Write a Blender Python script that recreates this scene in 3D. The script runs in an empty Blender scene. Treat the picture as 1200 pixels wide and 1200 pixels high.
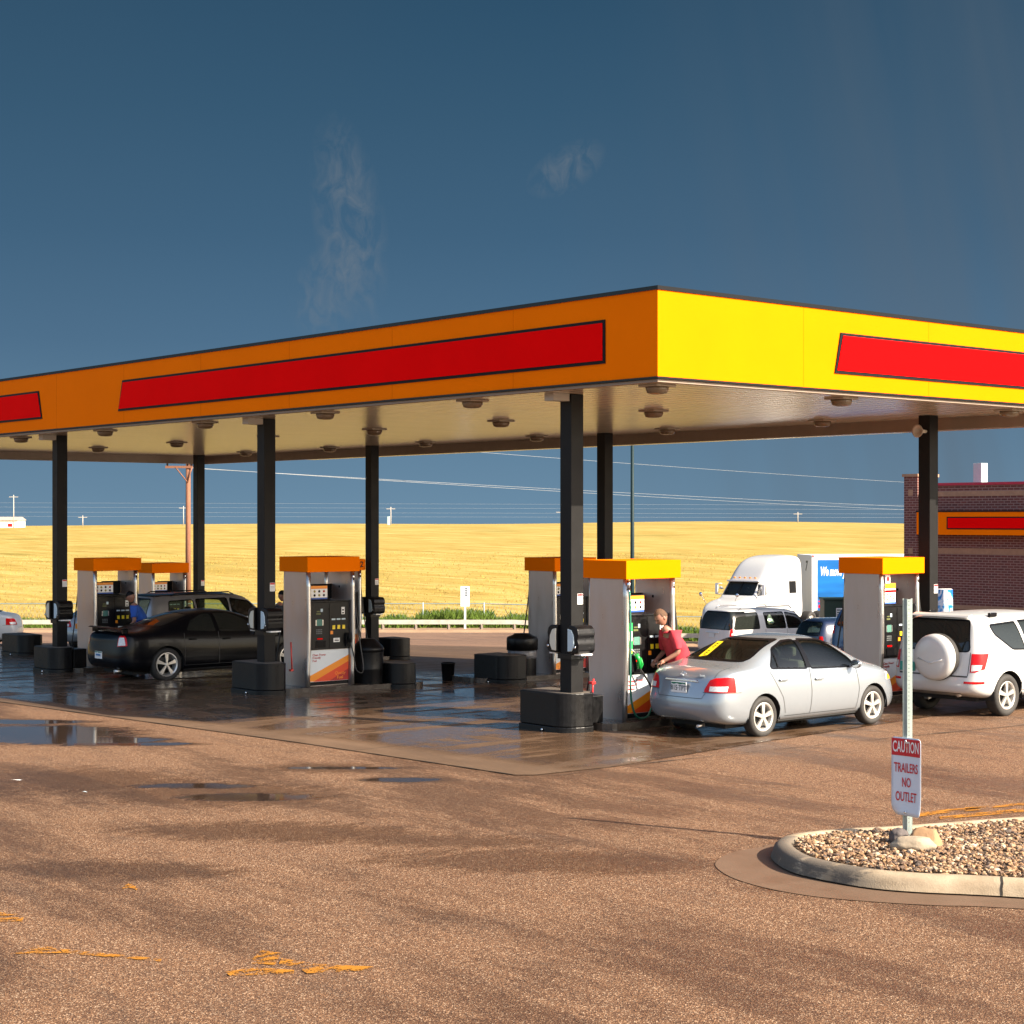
import bpy, bmesh, math, random
from mathutils import Vector, Matrix, noise
R = math.radians
S = bpy.context.scene
COL = S.collection
# ------------------------------------------------------------ camera
F = 2052.0; CX = 600.0; HY = 608.0; H = 3.2          # focal length, centre and horizon in photo pixels, eye height
FX, FY = .648, .762                                   # forward direction on the ground (X, Y)
cam_d = bpy.data.cameras.new('camera'); cam = bpy.data.objects.new('camera', cam_d); COL.objects.link(cam)
cam.location = (0, 0, H); cam.rotation_euler = (R(90), 0, -math.atan2(FX, FY))
cam_d.sensor_width = 36; cam_d.lens = F/1200*36; cam_d.shift_y = (HY-600)/1200
cam_d.clip_start = .1; cam_d.clip_end = 6000
S.camera = cam
S.render.resolution_x = 1024; S.render.resolution_y = 1024
# ------------------------------------------------------------ sky and sun
SUN_EL = 33.0
sun_h = Vector((.345, -.939)).normalized()
sd = Vector((sun_h.x*math.cos(R(SUN_EL)), sun_h.y*math.cos(R(SUN_EL)), math.sin(R(SUN_EL))))
sun_d = bpy.data.lights.new('sun', 'SUN'); sun_d.energy = 5.0; sun_d.angle = R(.5); sun_d.color = (1, .87, .70)
sun = bpy.data.objects.new('sun', sun_d); COL.objects.link(sun)
sun.rotation_euler = sd.to_track_quat('Z', 'Y').to_euler(); sun.location = (0, -20, 40)
S.view_settings.view_transform = 'Standard'; S.view_settings.look = 'None'
S.view_settings.exposure = 1.5; S.view_settings.gamma = 1
W = bpy.data.worlds.new('World'); S.world = W; W.use_nodes = True
def build_world():
    nt = W.node_tree; nt.nodes.clear()
    def n(t, **k):
        o = nt.nodes.new(t)
        for a, b in k.items(): setattr(o, a, b)
        return o
    L = nt.links.new
    tc = n('ShaderNodeTexCoord'); gen = tc.outputs['Generated']
    def dot(v):
        d = n('ShaderNodeVectorMath', operation='DOT_PRODUCT'); L(gen, d.inputs[0]); d.inputs[1].default_value = v
        return d.outputs['Value']
    def m(op, a, b=None, clamp=False):
        o = n('ShaderNodeMath', operation=op); o.use_clamp = clamp
        for i, x in enumerate((a, b)):
            if x is None: continue
            if isinstance(x, (int, float)): o.inputs[i].default_value = x
            else: L(x, o.inputs[i])
        return o.outputs[0]
    def ramp(x, stops, interp='LINEAR'):
        r = n('ShaderNodeValToRGB'); r.color_ramp.interpolation = interp
        e = r.color_ramp.elements
        e[0].position, e[0].color = stops[0][0], (*stops[0][1], 1)
        e[1].position, e[1].color = stops[-1][0], (*stops[-1][1], 1)
        for p, c in stops[1:-1]:
            q = e.new(p); q.color = (*c, 1)
        L(x, r.inputs[0]); return r.outputs[0]
    def mixc(f, a, b, mode='MIX'):
        o = n('ShaderNodeMix', data_type='RGBA', blend_type=mode)
        if isinstance(f, (int, float)): o.inputs[0].default_value = f
        else: L(f, o.inputs[0])
        for i, x in ((6, a), (7, b)):
            if isinstance(x, tuple): o.inputs[i].default_value = (*x, 1)
            else: L(x, o.inputs[i])
        return o.outputs[2]
    fwd = dot((FX, FY, 0)); rt = dot((FY, -FX, 0)); up = dot((0, 0, 1))
    a = m('DIVIDE', rt, m('MAXIMUM', fwd, .05)); b = m('DIVIDE', up, m('MAXIMUM', fwd, .05))
    # thunderstorm cloud deck, paler towards its base
    storm = ramp(m('MULTIPLY', up, 2.0, True), [(0, (.150, .265, .380)), (.10, (.112, .215, .325)), (.20, (.075, .160, .262)), (.32, (.050, .122, .210)), (.45, (.036, .098, .172)), (.58, (.026, .078, .142)), (1, (.02, .05, .09))])
    # paler rain shaft to the right
    nz = n('ShaderNodeTexNoise'); nz.inputs['Scale'].default_value = 1.0; nz.inputs['Detail'].default_value = 3
    cmb = n('ShaderNodeCombineXYZ'); L(m('MULTIPLY', m('ADD', a, m('MULTIPLY', b, .18)), 22), cmb.inputs[0]); L(m('MULTIPLY', b, 2.0), cmb.inputs[1]); L(cmb.outputs[0], nz.inputs['Vector'])
    shaft = m('MULTIPLY', m('SUBTRACT', a, .02, True), 3.0, True)
    shaft = m('MULTIPLY', shaft, m('MULTIPLY', m('SUBTRACT', nz.outputs['Fac'], .22, True), 3.0))
    shaft = m('MULTIPLY', shaft, m('SUBTRACT', 1.15, m('MULTIPLY', b, 2.2), True), True)
    storm = mixc(m('MULTIPLY', shaft, .55), storm, (.113, .140, .172))
    nb = n('ShaderNodeTexNoise'); nb.inputs['Scale'].default_value = 2.4; nb.inputs['Detail'].default_value = 3; L(gen, nb.inputs['Vector'])
    storm = mixc(m('MULTIPLY', m('SUBTRACT', nb.outputs['Fac'], .42, True), .5, True), storm, (.075, .115, .16))
    # two torn wisps of cloud
    def wisp(a0, b0, wa, wb, skew, amt, seed, sc):
        nonlocal storm
        da = m('SUBTRACT', m('SUBTRACT', a, a0), m('MULTIPLY', m('SUBTRACT', b, b0), skew)); db = m('SUBTRACT', b, b0)
        r2 = m('ADD', m('POWER', m('ABSOLUTE', m('DIVIDE', da, wa)), 2), m('POWER', m('ABSOLUTE', m('DIVIDE', db, wb)), 2))
        fall = m('SUBTRACT', 1, r2, True)
        w = n('ShaderNodeTexNoise'); w.inputs['Scale'].default_value = 1; w.inputs['Detail'].default_value = 7; w.inputs['Roughness'].default_value = .62; w.inputs['Distortion'].default_value = .9
        c = n('ShaderNodeCombineXYZ'); L(m('MULTIPLY', a, sc), c.inputs[0]); L(m('MULTIPLY', b, sc*.55), c.inputs[1]); c.inputs[2].default_value = seed; L(c.outputs[0], w.inputs['Vector'])
        k = m('MULTIPLY', m('MULTIPLY', m('SUBTRACT', w.outputs['Fac'], .40, True), 3.2, True), fall)
        storm = mixc(m('MULTIPLY', k, amt, True), storm, (.22, .24, .26))
    wisp(-.093, .170, .022, .064, -.14, .42, 3.1, 95)
    wisp(-.105, .130, .022, .030, .20, .34, 8.1, 110)
    wisp(.031, .200, .020, .018, .7, .38, 6.4, 120)
    bs = n('ShaderNodeBackground'); L(storm, bs.inputs[0]); bs.inputs[1].default_value = .36
    sk = n('ShaderNodeTexSky', sky_type='NISHITA'); sk.sun_disc = False; sk.sun_elevation = R(SUN_EL); sk.sun_rotation = math.atan2(sun_h.x, sun_h.y)
    sk.air_density = 1.0; sk.dust_density = 2.5
    bn = n('ShaderNodeBackground'); L(sk.outputs[0], bn.inputs[0]); bn.inputs[1].default_value = .105
    mask = n('ShaderNodeMapRange', interpolation_type='SMOOTHSTEP'); L(fwd, mask.inputs[0])
    mask.inputs[1].default_value = -.05; mask.inputs[2].default_value = .55
    mx = n('ShaderNodeMixShader'); L(mask.outputs[0], mx.inputs[0]); L(bn.outputs[0], mx.inputs[1]); L(bs.outputs[0], mx.inputs[2])
    out = n('ShaderNodeOutputWorld'); L(mx.outputs[0], out.inputs[0])
build_world()
# ------------------------------------------------------------ helpers: position
def lerp(a, b, t): return a+(b-a)*t
def interp(x, pts):
    if x <= pts[0][0]: return pts[0][1]
    for (x0, y0), (x1, y1) in zip(pts, pts[1:]):
        if x <= x1: return y0+(y1-y0)*(x-x0)/(x1-x0)
    return pts[-1][1]
def sinterp(x, pts):   # smooth (Catmull-Rom) interpolation through table points
    n = len(pts)
    if x <= pts[0][0]: return pts[0][1]
    if x >= pts[-1][0]: return pts[-1][1]
    for i in range(n-1):
        if x <= pts[i+1][0]: break
    x0, y0 = pts[i]; x1, y1 = pts[i+1]; h = x1-x0
    def slope(k):
        if k == 0 or k == n-1: return (pts[min(k+1, n-1)][1]-pts[max(k-1, 0)][1])/(pts[min(k+1, n-1)][0]-pts[max(k-1, 0)][0])
        s0 = (pts[k][1]-pts[k-1][1])/(pts[k][0]-pts[k-1][0]); s1 = (pts[k+1][1]-pts[k][1])/(pts[k+1][0]-pts[k][0])
        return 0 if s0*s1 <= 0 else 2*s0*s1/(s0+s1)
    t = (x-x0)/h; m0 = slope(i)*h; m1 = slope(i+1)*h
    return (2*t**3-3*t*t+1)*y0+(t**3-2*t*t+t)*m0+(-2*t**3+3*t*t)*y1+(t**3-t*t)*m1
def sstep(a, b, x):
    t = max(0, min(1, (x-a)/(b-a))); return t*t*(3-2*t)
def UD2XY(u, D): return (u*FY+D*FX, -u*FX+D*FY)       # lateral, depth -> world X, Y
def XY2UD(X, Y): return (X*FY-Y*FX, X*FX+Y*FY)
ZT = [(-80, 0), (25, 0), (33, -.09), (39.5, -.26), (45, -.42), (50, -.62), (60, -1.1), (70, -1.65), (85, -2.25), (95, -2.3)]
def zg_ud(u, D):
    return interp(D, ZT)-.65*sstep(.5, 6, u)*sstep(42, 60, D)
def zg(X, Y): u, D = XY2UD(X, Y); return zg_ud(u, D)
def G(px, py):                                        # photo pixel on the ground -> world
    a = (px-CX)/F; lo, hi = 3.0, 400.0
    for _ in range(50):
        D = (lo+hi)/2
        if H-(py-HY)/F*D > zg_ud(a*D, D): lo = D
        else: hi = D
    X, Y = UD2XY(a*D, D); return Vector((X, Y, zg(X, Y)))
def at(px, D, py=None):
    u = (px-CX)/F*D; X, Y = UD2XY(u, D)
    return Vector((X, Y, zg(X, Y) if py is None else H-(py-HY)/F*D))
# ------------------------------------------------------------ helpers: materials
def mat(name, col, rough=.5, metal=0., var=.08, scale=6., bump=0., bscale=60., coat=0., spec=None, trans=0., emit=None, rvar=.0, detail=4, stretch=(1, 1, 1)):
    m_ = bpy.data.materials.new(name); m_.use_nodes = True; nt = m_.node_tree; p = nt.nodes['Principled BSDF']; L = nt.links.new
    tc = nt.nodes.new('ShaderNodeTexCoord'); mp = nt.nodes.new('ShaderNodeMapping'); mp.inputs['Scale'].default_value = stretch
    L(tc.outputs['Object'], mp.inputs[0])
    nz = nt.nodes.new('ShaderNodeTexNoise'); nz.inputs['Scale'].default_value = scale; nz.inputs['Detail'].default_value = detail; nz.inputs['Roughness'].default_value = .6
    L(mp.outputs[0], nz.inputs['Vector'])
    mx = nt.nodes.new('ShaderNodeMix'); mx.data_type = 'RGBA'
    mx.inputs[6].default_value = (*[max(0, c*(1-var*1.6)) for c in col], 1); mx.inputs[7].default_value = (*[min(1, c*(1+var*1.6)) for c in col], 1)
    L(nz.outputs['Fac'], mx.inputs[0]); L(mx.outputs[2], p.inputs['Base Color'])
    p.inputs['Roughness'].default_value = rough; p.inputs['Metallic'].default_value = metal
    if rvar:
        mr = nt.nodes.new('ShaderNodeMapRange'); mr.inputs[1].default_value = .3; mr.inputs[2].default_value = .7
        mr.inputs[3].default_value = max(.02, rough-rvar); mr.inputs[4].default_value = min(1, rough+rvar); L(nz.outputs['Fac'], mr.inputs[0]); L(mr.outputs[0], p.inputs['Roughness'])
    if coat: p.inputs['Coat Weight'].default_value = coat; p.inputs['Coat Roughness'].default_value = .04
    if spec is not None: p.inputs['Specular IOR Level'].default_value = spec
    if bump:
        b = nt.nodes.new('ShaderNodeBump'); n2 = nt.nodes.new('ShaderNodeTexNoise'); n2.inputs['Scale'].default_value = bscale; n2.inputs['Detail'].default_value = 3
        L(mp.outputs[0], n2.inputs['Vector']); L(n2.outputs['Fac'], b.inputs['Height']); b.inputs['Strength'].default_value = bump; b.inputs['Distance'].default_value = .01
        L(b.outputs[0], p.inputs['Normal'])
    if emit:
        p.inputs['Emission Color'].default_value = (*emit[0], 1); p.inputs['Emission Strength'].default_value = emit[1]
    return m_
def glass_mat(name, tint=(.25, .32, .28), clear=.5):
    m_ = bpy.data.materials.new(name); m_.use_nodes = True; nt = m_.node_tree; nt.nodes.clear(); L = nt.links.new
    tr = nt.nodes.new('ShaderNodeBsdfTransparent')
    tc = nt.nodes.new('ShaderNodeTexCoord'); nz = nt.nodes.new('ShaderNodeTexNoise'); nz.inputs['Scale'].default_value = 3; L(tc.outputs['Object'], nz.inputs['Vector'])
    mc = nt.nodes.new('ShaderNodeMix'); mc.data_type = 'RGBA'; mc.inputs[6].default_value = (*[c*.94 for c in tint], 1); mc.inputs[7].default_value = (*[c*1.04 for c in tint], 1)
    L(nz.outputs['Fac'], mc.inputs[0]); L(mc.outputs[2], tr.inputs[0])
    gl = nt.nodes.new('ShaderNodeBsdfGlossy'); gl.inputs['Roughness'].default_value = .02; gl.inputs[0].default_value = (1, 1, 1, 1)
    df = nt.nodes.new('ShaderNodeBsdfDiffuse'); df.inputs[0].default_value = (.03, .035, .03, 1)
    m1 = nt.nodes.new('ShaderNodeMixShader'); m1.inputs[0].default_value = clear; L(df.outputs[0], m1.inputs[1]); L(tr.outputs[0], m1.inputs[2])
    lw = nt.nodes.new('ShaderNodeFresnel'); lw.inputs[0].default_value = 1.5
    m2 = nt.nodes.new('ShaderNodeMixShader'); L(lw.outputs[0], m2.inputs[0]); L(m1.outputs[0], m2.inputs[1]); L(gl.outputs[0], m2.inputs[2])
    o = nt.nodes.new('ShaderNodeOutputMaterial'); L(m2.outputs[0], o.inputs[0]); return m_
class NT:                                             # small node-graph helper for the larger ground materials
    def __init__(s, name):
        s.mt = bpy.data.materials.new(name); s.mt.use_nodes = True; s.t = s.mt.node_tree; s.p = s.t.nodes['Principled BSDF']
        s.tc = s.t.nodes.new('ShaderNodeTexCoord').outputs['Object']
    def L(s, a, b): s.t.links.new(a, b)
    def map(s, scale=(1, 1, 1), rot=0, loc=(0, 0, 0)):
        o = s.t.nodes.new('ShaderNodeMapping'); s.L(s.tc, o.inputs[0]); o.inputs['Scale'].default_value = scale; o.inputs['Rotation'].default_value = (0, 0, rot); o.inputs['Location'].default_value = loc
        return o.outputs[0]
    def noise(s, scale, detail=4, rough=.55, vec=None, dist=0):
        o = s.t.nodes.new('ShaderNodeTexNoise'); s.L(vec or s.tc, o.inputs['Vector']); o.inputs['Scale'].default_value = scale; o.inputs['Detail'].default_value = detail; o.inputs['Roughness'].default_value = rough; o.inputs['Distortion'].default_value = dist
        return o.outputs['Fac']
    def vor(s, scale, feature='F1', out='Color', vec=None):
        o = s.t.nodes.new('ShaderNodeTexVoronoi'); o.feature = feature; s.L(vec or s.tc, o.inputs['Vector']); o.inputs['Scale'].default_value = scale
        return o.outputs[out]
    def m(s, op, a, b=None, c=None, clamp=False):
        o = s.t.nodes.new('ShaderNodeMath'); o.operation = op; o.use_clamp = clamp
        for i, x in enumerate((a, b, c)):
            if x is None: continue
            if isinstance(x, (int, float)): o.inputs[i].default_value = x
            else: s.L(x, o.inputs[i])
        return o.outputs[0]
    def ramp(s, x, stops, interp='LINEAR'):
        r = s.t.nodes.new('ShaderNodeValToRGB'); r.color_ramp.interpolation = interp; e = r.color_ramp.elements
        def cc(c): return (*c, 1) if isinstance(c, tuple) else (c, c, c, 1)
        e[0].position, e[0].color = stops[0][0], cc(stops[0][1]); e[1].position, e[1].color = stops[-1][0], cc(stops[-1][1])
        for p, c in stops[1:-1]:
            q = e.new(p); q.color = cc(c)
        s.L(x, r.inputs[0]); return r.outputs[0]
    def mix(s, f, a, b, mode='MIX'):
        o = s.t.nodes.new('ShaderNodeMix'); o.data_type = 'RGBA'; o.blend_type = mode
        if isinstance(f, (int, float)): o.inputs[0].default_value = f
        else: s.L(f, o.inputs[0])
        for i, x in ((6, a), (7, b)):
            if isinstance(x, tuple): o.inputs[i].default_value = (*x, 1)
            else: s.L(x, o.inputs[i])
        return o.outputs[2]
    def sm(s, x, a, b, lo=0, hi=1):
        o = s.t.nodes.new('ShaderNodeMapRange'); o.interpolation_type = 'SMOOTHSTEP'; s.L(x, o.inputs[0])
        for i, v in enumerate((a, b, lo, hi)): o.inputs[i+1].default_value = v
        return o.outputs[0]
    def blob(s, cx, cy, rx, ry, rot):                # 1 in the middle of an ellipse on the ground, 0 outside
        v = s.t.nodes.new('ShaderNodeVectorMath'); v.operation = 'SUBTRACT'; s.L(s.tc, v.inputs[0]); v.inputs[1].default_value = (cx, cy, 0)
        r = s.t.nodes.new('ShaderNodeVectorRotate'); r.rotation_type = 'Z_AXIS'; s.L(v.outputs[0], r.inputs['Vector']); r.inputs['Angle'].default_value = -rot
        w = s.t.nodes.new('ShaderNodeVectorMath'); w.operation = 'MULTIPLY'; s.L(r.outputs[0], w.inputs[0]); w.inputs[1].default_value = (1/rx, 1/ry, 0)
        l = s.t.nodes.new('ShaderNodeVectorMath'); l.operation = 'LENGTH'; s.L(w.outputs[0], l.inputs[0])
        return s.m('SUBTRACT', 1, l.outputs['Value'])
    def bump(s, h, strength, dist, prev=None):
        b = s.t.nodes.new('ShaderNodeBump'); s.L(h, b.inputs['Height']); b.inputs['Distance'].default_value = dist
        if isinstance(strength, (int, float)): b.inputs['Strength'].default_value = strength
        else: s.L(strength, b.inputs['Strength'])
        if prev: s.L(prev, b.inputs['Normal'])
        return b.outputs[0]
LAT = -math.atan2(FX, FY)                             # rotation of the direction across the view
def asphalt_mat():
    s = NT('chip_seal_asphalt')
    c1 = s.vor(100); c2 = s.vor(60)
    sep = s.t.nodes.new('ShaderNodeSeparateColor'); s.L(c1, sep.inputs[0]); sep2 = s.t.nodes.new('ShaderNodeSeparateColor'); s.L(c2, sep2.inputs[0])
    chips = s.ramp(sep.outputs[0], [(0, (.016, .008, .005)), (.25, (.065, .031, .016)), (.6, (.155, .077, .037)), (.86, (.245, .132, .066)), (.97, (.50, .36, .24))])
    chips2 = s.ramp(sep2.outputs[1], [(0, (.072, .032, .017)), (.5, (.148, .070, .034)), (1, (.22, .120, .062))])
    col = s.mix(.25, chips, chips2)
    mp = s.map((.16, .75, 1), 0); big = s.noise(.42, 9, .72, s.map((1.5, .36, 1), -.12, (1.7, .4, 0))); mid = s.noise(1.1, 8, .72, s.map((1.6, .4, 1), -.10, (4, 1, 0)))
    stain = s.m('MULTIPLY', s.sm(big, .46, .60), .48)
    col = s.mix(stain, col, (.036, .023, .018))
    col = s.mix(s.m('MULTIPLY', s.sm(mid, .50, .70), .35), col, (.028, .019, .016))
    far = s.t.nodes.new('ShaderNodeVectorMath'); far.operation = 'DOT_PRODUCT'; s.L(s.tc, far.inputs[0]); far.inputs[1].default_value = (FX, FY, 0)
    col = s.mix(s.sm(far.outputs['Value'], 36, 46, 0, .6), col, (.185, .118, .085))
    # wetness: standing puddles with broken edges plus a damp film
    wet = None
    for (px, py, rx, ry) in ((30, 860, 1.9, 1.5), (110, 868, 1.3, .7), (10, 846, 1.6, .40), (175, 872, .9, .22), (225, 921, .9, .25),  (290, 934, 1.0, .34), (470, 914, .62, .22), (400, 900, .9, .16), (985, 1042, .7, .12)):
        c = G(px, py); b = s.blob(c.x, c.y, rx, ry, LAT); wet = b if wet is None else s.m('MAXIMUM', wet, b)
    edge = s.noise(3.2, 9, .74, s.map((.6, 1.5, 1), -LAT))
    w = s.sm(s.m('ADD', wet, s.m('MULTIPLY', s.m('SUBTRACT', edge, .5), 1.5)), .02, .32)
    damp = s.sm(s.m('ADD', wet, s.m('MULTIPLY', s.m('SUBTRACT', big, .5), 2.2)), -.5, .35, 0, .8)
    dmp = None
    for (px, py, rx, ry) in ((70, 915, 2.6, 1.5), (250, 930, 2.2, 1.3), (380, 900, 1.2, .6), (330, 975, 2.4, .8), (640, 1010, 2.2, .8), (130, 1020, 1.6, .6), (520, 985, 1.8, .5)):
        c = G(px, py); b = s.blob(c.x, c.y, rx, ry, LAT-.12); dmp = b if dmp is None else s.m('MAXIMUM', dmp, b)
    damp = s.m('MAXIMUM', damp, s.sm(s.m('ADD', dmp, s.m('MULTIPLY', s.m('SUBTRACT', edge, .5), 1.9)), .0, .6, 0, .85))
    film = s.sm(s.noise(.8, 5, .6, s.map((.5, 1.3, 1), -LAT, (9, 3, 0))), .52, .72)
    nearb = s.sm(far.outputs['Value'], 33, 37, 1, 0)
    damp = s.m('MULTIPLY', damp, nearb); w = s.m('MULTIPLY', w, nearb)
    col = s.mix(s.m('MULTIPLY', damp, .55), col, (.028, .017, .012))
    col = s.mix(s.m('MULTIPLY', w, .75), col, (.022, .015, .012))
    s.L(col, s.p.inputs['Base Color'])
    s.p.inputs['Specular IOR Level'].default_value = .35
    rough = s.mix(w, s.ramp(s.m('MAXIMUM', damp, s.m('MULTIPLY', stain, 1.3)), [(0, .85), (.5, .55), (1, .30)]), (.06, .06, .06)); s.L(rough, s.p.inputs['Roughness'])
    dist = s.vor(100, 'F1', 'Distance')
    dry = s.m('MULTIPLY', s.m('SUBTRACT', 1, w, clamp=True), s.sm(far.outputs['Value'], 18, 50, .85, .25))
    s.L(s.bump(dist, dry, .007), s.p.inputs['Normal'])
    return s.mt
def slab_mat():
    s = NT('wet_concrete_slab')
    n1 = s.noise(.9, 6, .62, s.map((1, .45, 1), .15)); n2 = s.noise(7, 5, .6); fine = s.noise(90, 2, .5)
    col = s.ramp(n1, [(.3, (.068, .038, .021)), (.5, (.095, .055, .030)), (.7, (.150, .090, .052))])
    col = s.mix(s.m('MULTIPLY', s.sm(n2, .5, .75), .35), col, (.06, .038, .025))
    col = s.mix(.22, col, s.ramp(fine, [(.3, (.04, .026, .018)), (.7, (.22, .155, .10))]))
    sep = s.t.nodes.new('ShaderNodeSeparateXYZ'); s.L(s.tc, sep.inputs[0]); X, Y = sep.outputs[0], sep.outputs[1]
    # distance in from the front edge and the right edge of the apron: these rims have dried
    ex = s.m('ADD', s.m('SUBTRACT', X, 14.9), s.m('MULTIPLY', s.m('SUBTRACT', Y, 16.6), .11))
    ey = s.m('ADD', s.m('SUBTRACT', Y, 16.4), s.m('MULTIPLY', s.m('SUBTRACT', X, 14.4), .12))
    inx = s.sm(ex, -.15, .45); iny = s.sm(ey, .0, .45)
    rag = s.noise(1.3, 6, .65, s.map((1, .5, 1), .6)); streak = s.noise(.75, 4, .6, s.map((.35, 2.6, 1), -.85, (3, 0, 0)))
    wet = s.m('MULTIPLY', s.m('MULTIPLY', inx, iny), s.sm(rag, .25, .50))
    wet = s.m('MULTIPLY', wet, s.sm(streak, .36, .50, .25, 1))
    far = s.t.nodes.new('ShaderNodeVectorMath'); far.operation = 'DOT_PRODUCT'; s.L(s.tc, far.inputs[0]); far.inputs[1].default_value = (FX, FY, 0)
    drypatch = s.blob(22.6, 22.2, 2.6, .9, .2); wet = s.m('MULTIPLY', wet, s.sm(drypatch, .0, .35, 1, .05))
    drysun = s.sm(s.m('SUBTRACT', X, 22.5), 0, 3, 1, .35); wet = s.m('MULTIPLY', wet, drysun)
    col = s.mix(s.m('MULTIPLY', wet, .72), col, (.080, .045, .025))
    # saw-cut joints every four metres
    def joint(v, off):
        f = s.m('FRACT', s.m('MULTIPLY', s.m('ADD', v, off), .25)); d = s.m('ABSOLUTE', s.m('SUBTRACT', f, .5)); return s.m('LESS_THAN', d, .0030)
    j = s.m('MAXIMUM', joint(X, .5), joint(Y, 2.2)); col = s.mix(s.m('MULTIPLY', j, .8), col, (.02, .014, .01))
    s.L(col, s.p.inputs['Base Color'])
    s.L(s.mix(wet, (.62, .62, .62), s.ramp(n2, [(.35, .06), (.7, .26)])), s.p.inputs['Roughness'])
    ripple = s.noise(5, 3, .5, s.map((1, 1, 1), .4))
    nrm = s.bump(ripple, .12, .02); s.L(s.bump(fine, s.m('MULTIPLY', s.m('SUBTRACT', 1, wet), .35), .006, nrm), s.p.inputs['Normal'])
    return s.mt
def field_mat():
    s = NT('ripe_grass_field')
    a = s.noise(.05, 6, .62, s.map((1, .55, 1), -LAT)); b = s.noise(.55, 8, .70, s.map((1, .16, 1), -LAT, (3, 2, 0))); c = s.noise(3.5, 6, .75, s.map((1, .10, 1), -LAT))
    col = s.ramp(b, [(.30, (.21, .135, .032)), (.44, (.32, .225, .058)), (.57, (.385, .295, .095)), (.72, (.47, .385, .155))])
    col = s.mix(s.m('MULTIPLY', s.sm(a, .50, .64), .50), col, (.25, .185, .045))
    col = s.mix(s.m('MULTIPLY', s.sm(c, .5, .72), .30), col, (.22, .135, .028))
    col = s.mix(s.m('MULTIPLY', s.sm(s.noise(.05, 5, .6, s.map((1, .8, 1), -LAT, (20, 9, 0))), .57, .66), .40), col, (.14, .135, .03))
    s.L(col, s.p.inputs['Base Color']); s.p.inputs['Roughness'].default_value = .9; s.p.inputs['Specular IOR Level'].default_value = .1
    s.L(s.bump(c, .5, .25), s.p.inputs['Normal'])
    return s.mt
def brick_mat():
    s = NT('brown_brick')
    br = s.t.nodes.new('ShaderNodeTexBrick')
    sp = s.t.nodes.new('ShaderNodeSeparateXYZ'); s.L(s.tc, sp.inputs[0]); cb = s.t.nodes.new('ShaderNodeCombineXYZ')
    s.L(s.m('ADD', sp.outputs[0], sp.outputs[1]), cb.inputs[0]); s.L(sp.outputs[2], cb.inputs[1]); s.L(cb.outputs[0], br.inputs['Vector'])
    br.inputs['Scale'].default_value = 1; br.inputs['Brick Width'].default_value = .24; br.inputs['Row Height'].default_value = .085; br.inputs['Mortar Size'].default_value = .012
    br.inputs['Color1'].default_value = (.16, .045, .035, 1); br.inputs['Color2'].default_value = (.10, .028, .024, 1); br.inputs['Mortar'].default_value = (.30, .20, .17, 1)
    br.inputs['Bias'].default_value = 0
    col = s.mix(s.m('MULTIPLY', s.noise(.8, 5, .6), .4), br.outputs['Color'], (.14, .05, .04))
    s.L(col, s.p.inputs['Base Color']); s.p.inputs['Roughness'].default_value = .85
    s.L(s.bump(br.outputs['Fac'], -.5, .01), s.p.inputs['Normal'])
    return s.mt
def soffit_mat():
    s = NT('glossy_soffit_panels')
    sp = s.t.nodes.new('ShaderNodeSeparateXYZ'); s.L(s.tc, sp.inputs[0])
    f = s.m('FRACT', s.m('MULTIPLY', sp.outputs[1], 3.3)); tri = s.m('ABSOLUTE', s.m('SUBTRACT', f, .5)); groove = s.m('GREATER_THAN', tri, .42)
    col = s.mix(s.noise(1.2, 4, .6, s.map((.3, 2.5, 1))), (.42, .36, .27), (.60, .52, .40)); col = s.mix(s.m('MULTIPLY', groove, .75), col, (.12, .09, .06))
    s.L(col, s.p.inputs['Base Color']); s.p.inputs['Roughness'].default_value = .22; s.p.inputs['Specular IOR Level'].default_value = .75
    s.L(s.bump(s.m('ADD', s.m('POWER', s.m('MULTIPLY', tri, 2), 3), s.m('MULTIPLY', s.noise(2, 3), .5)), .35, .012), s.p.inputs['Normal'])
    return s.mt
M = {}
M['asphalt'] = asphalt_mat(); M['slab'] = slab_mat(); M['field'] = field_mat(); M['brick'] = brick_mat(); M['soffit'] = soffit_mat()
M['yellow'] = mat('yellow_fascia_paint', (.98, .188, .0), .6, var=.05, scale=.8, bump=.03, bscale=2, spec=.02)
M['redpanel'] = mat('red_sign_acrylic', (.88, .0012, .002), .6, var=.06, scale=.7, spec=.02)
M['black'] = mat('black_paint', (.008, .008, .009), .45, var=.25, scale=9, spec=.12)
M['black_gloss'] = mat('black_trim', (.005, .005, .006), .22, var=.2, spec=.2)
M['col'] = mat('charcoal_column_paint', (.013, .0128, .013), .45, var=.18, scale=3, rvar=.08, spec=.12)
M['blackplastic'] = mat('black_moulded_plastic', (.005, .005, .0055), .36, var=.35, scale=14, bump=.12, bscale=160, rvar=.1, spec=.25)
M['rubber'] = mat('tyre_rubber', (.026, .024, .022), .75, var=.3, scale=30)
M['steel'] = mat('brushed_steel', (.47, .40, .37), .36, metal=.75, var=.10, scale=5, rvar=.10, stretch=(1, 1, .25))
M['steel_edge'] = mat('bright_steel_edge', (.62, .60, .56), .3, metal=.9, var=.06)
M['lightmetal'] = mat('lamp_housing', (.34, .29, .23), .45, var=.08)
M['lens'] = mat('dusty_lamp_lens', (.17, .12, .075), .25, var=.3, scale=20)
M['white'] = mat('white_enamel', (.78, .77, .74), .35, var=.03)
M['offwhite'] = mat('cream_plastic', (.62, .58, .46), .5, var=.05)
M['paleblue'] = mat('pale_blue_paper', (.48, .58, .62), .6, var=.05)
M['orange'] = mat('orange_vinyl', (.85, .27, .01), .4, var=.03)
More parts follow.
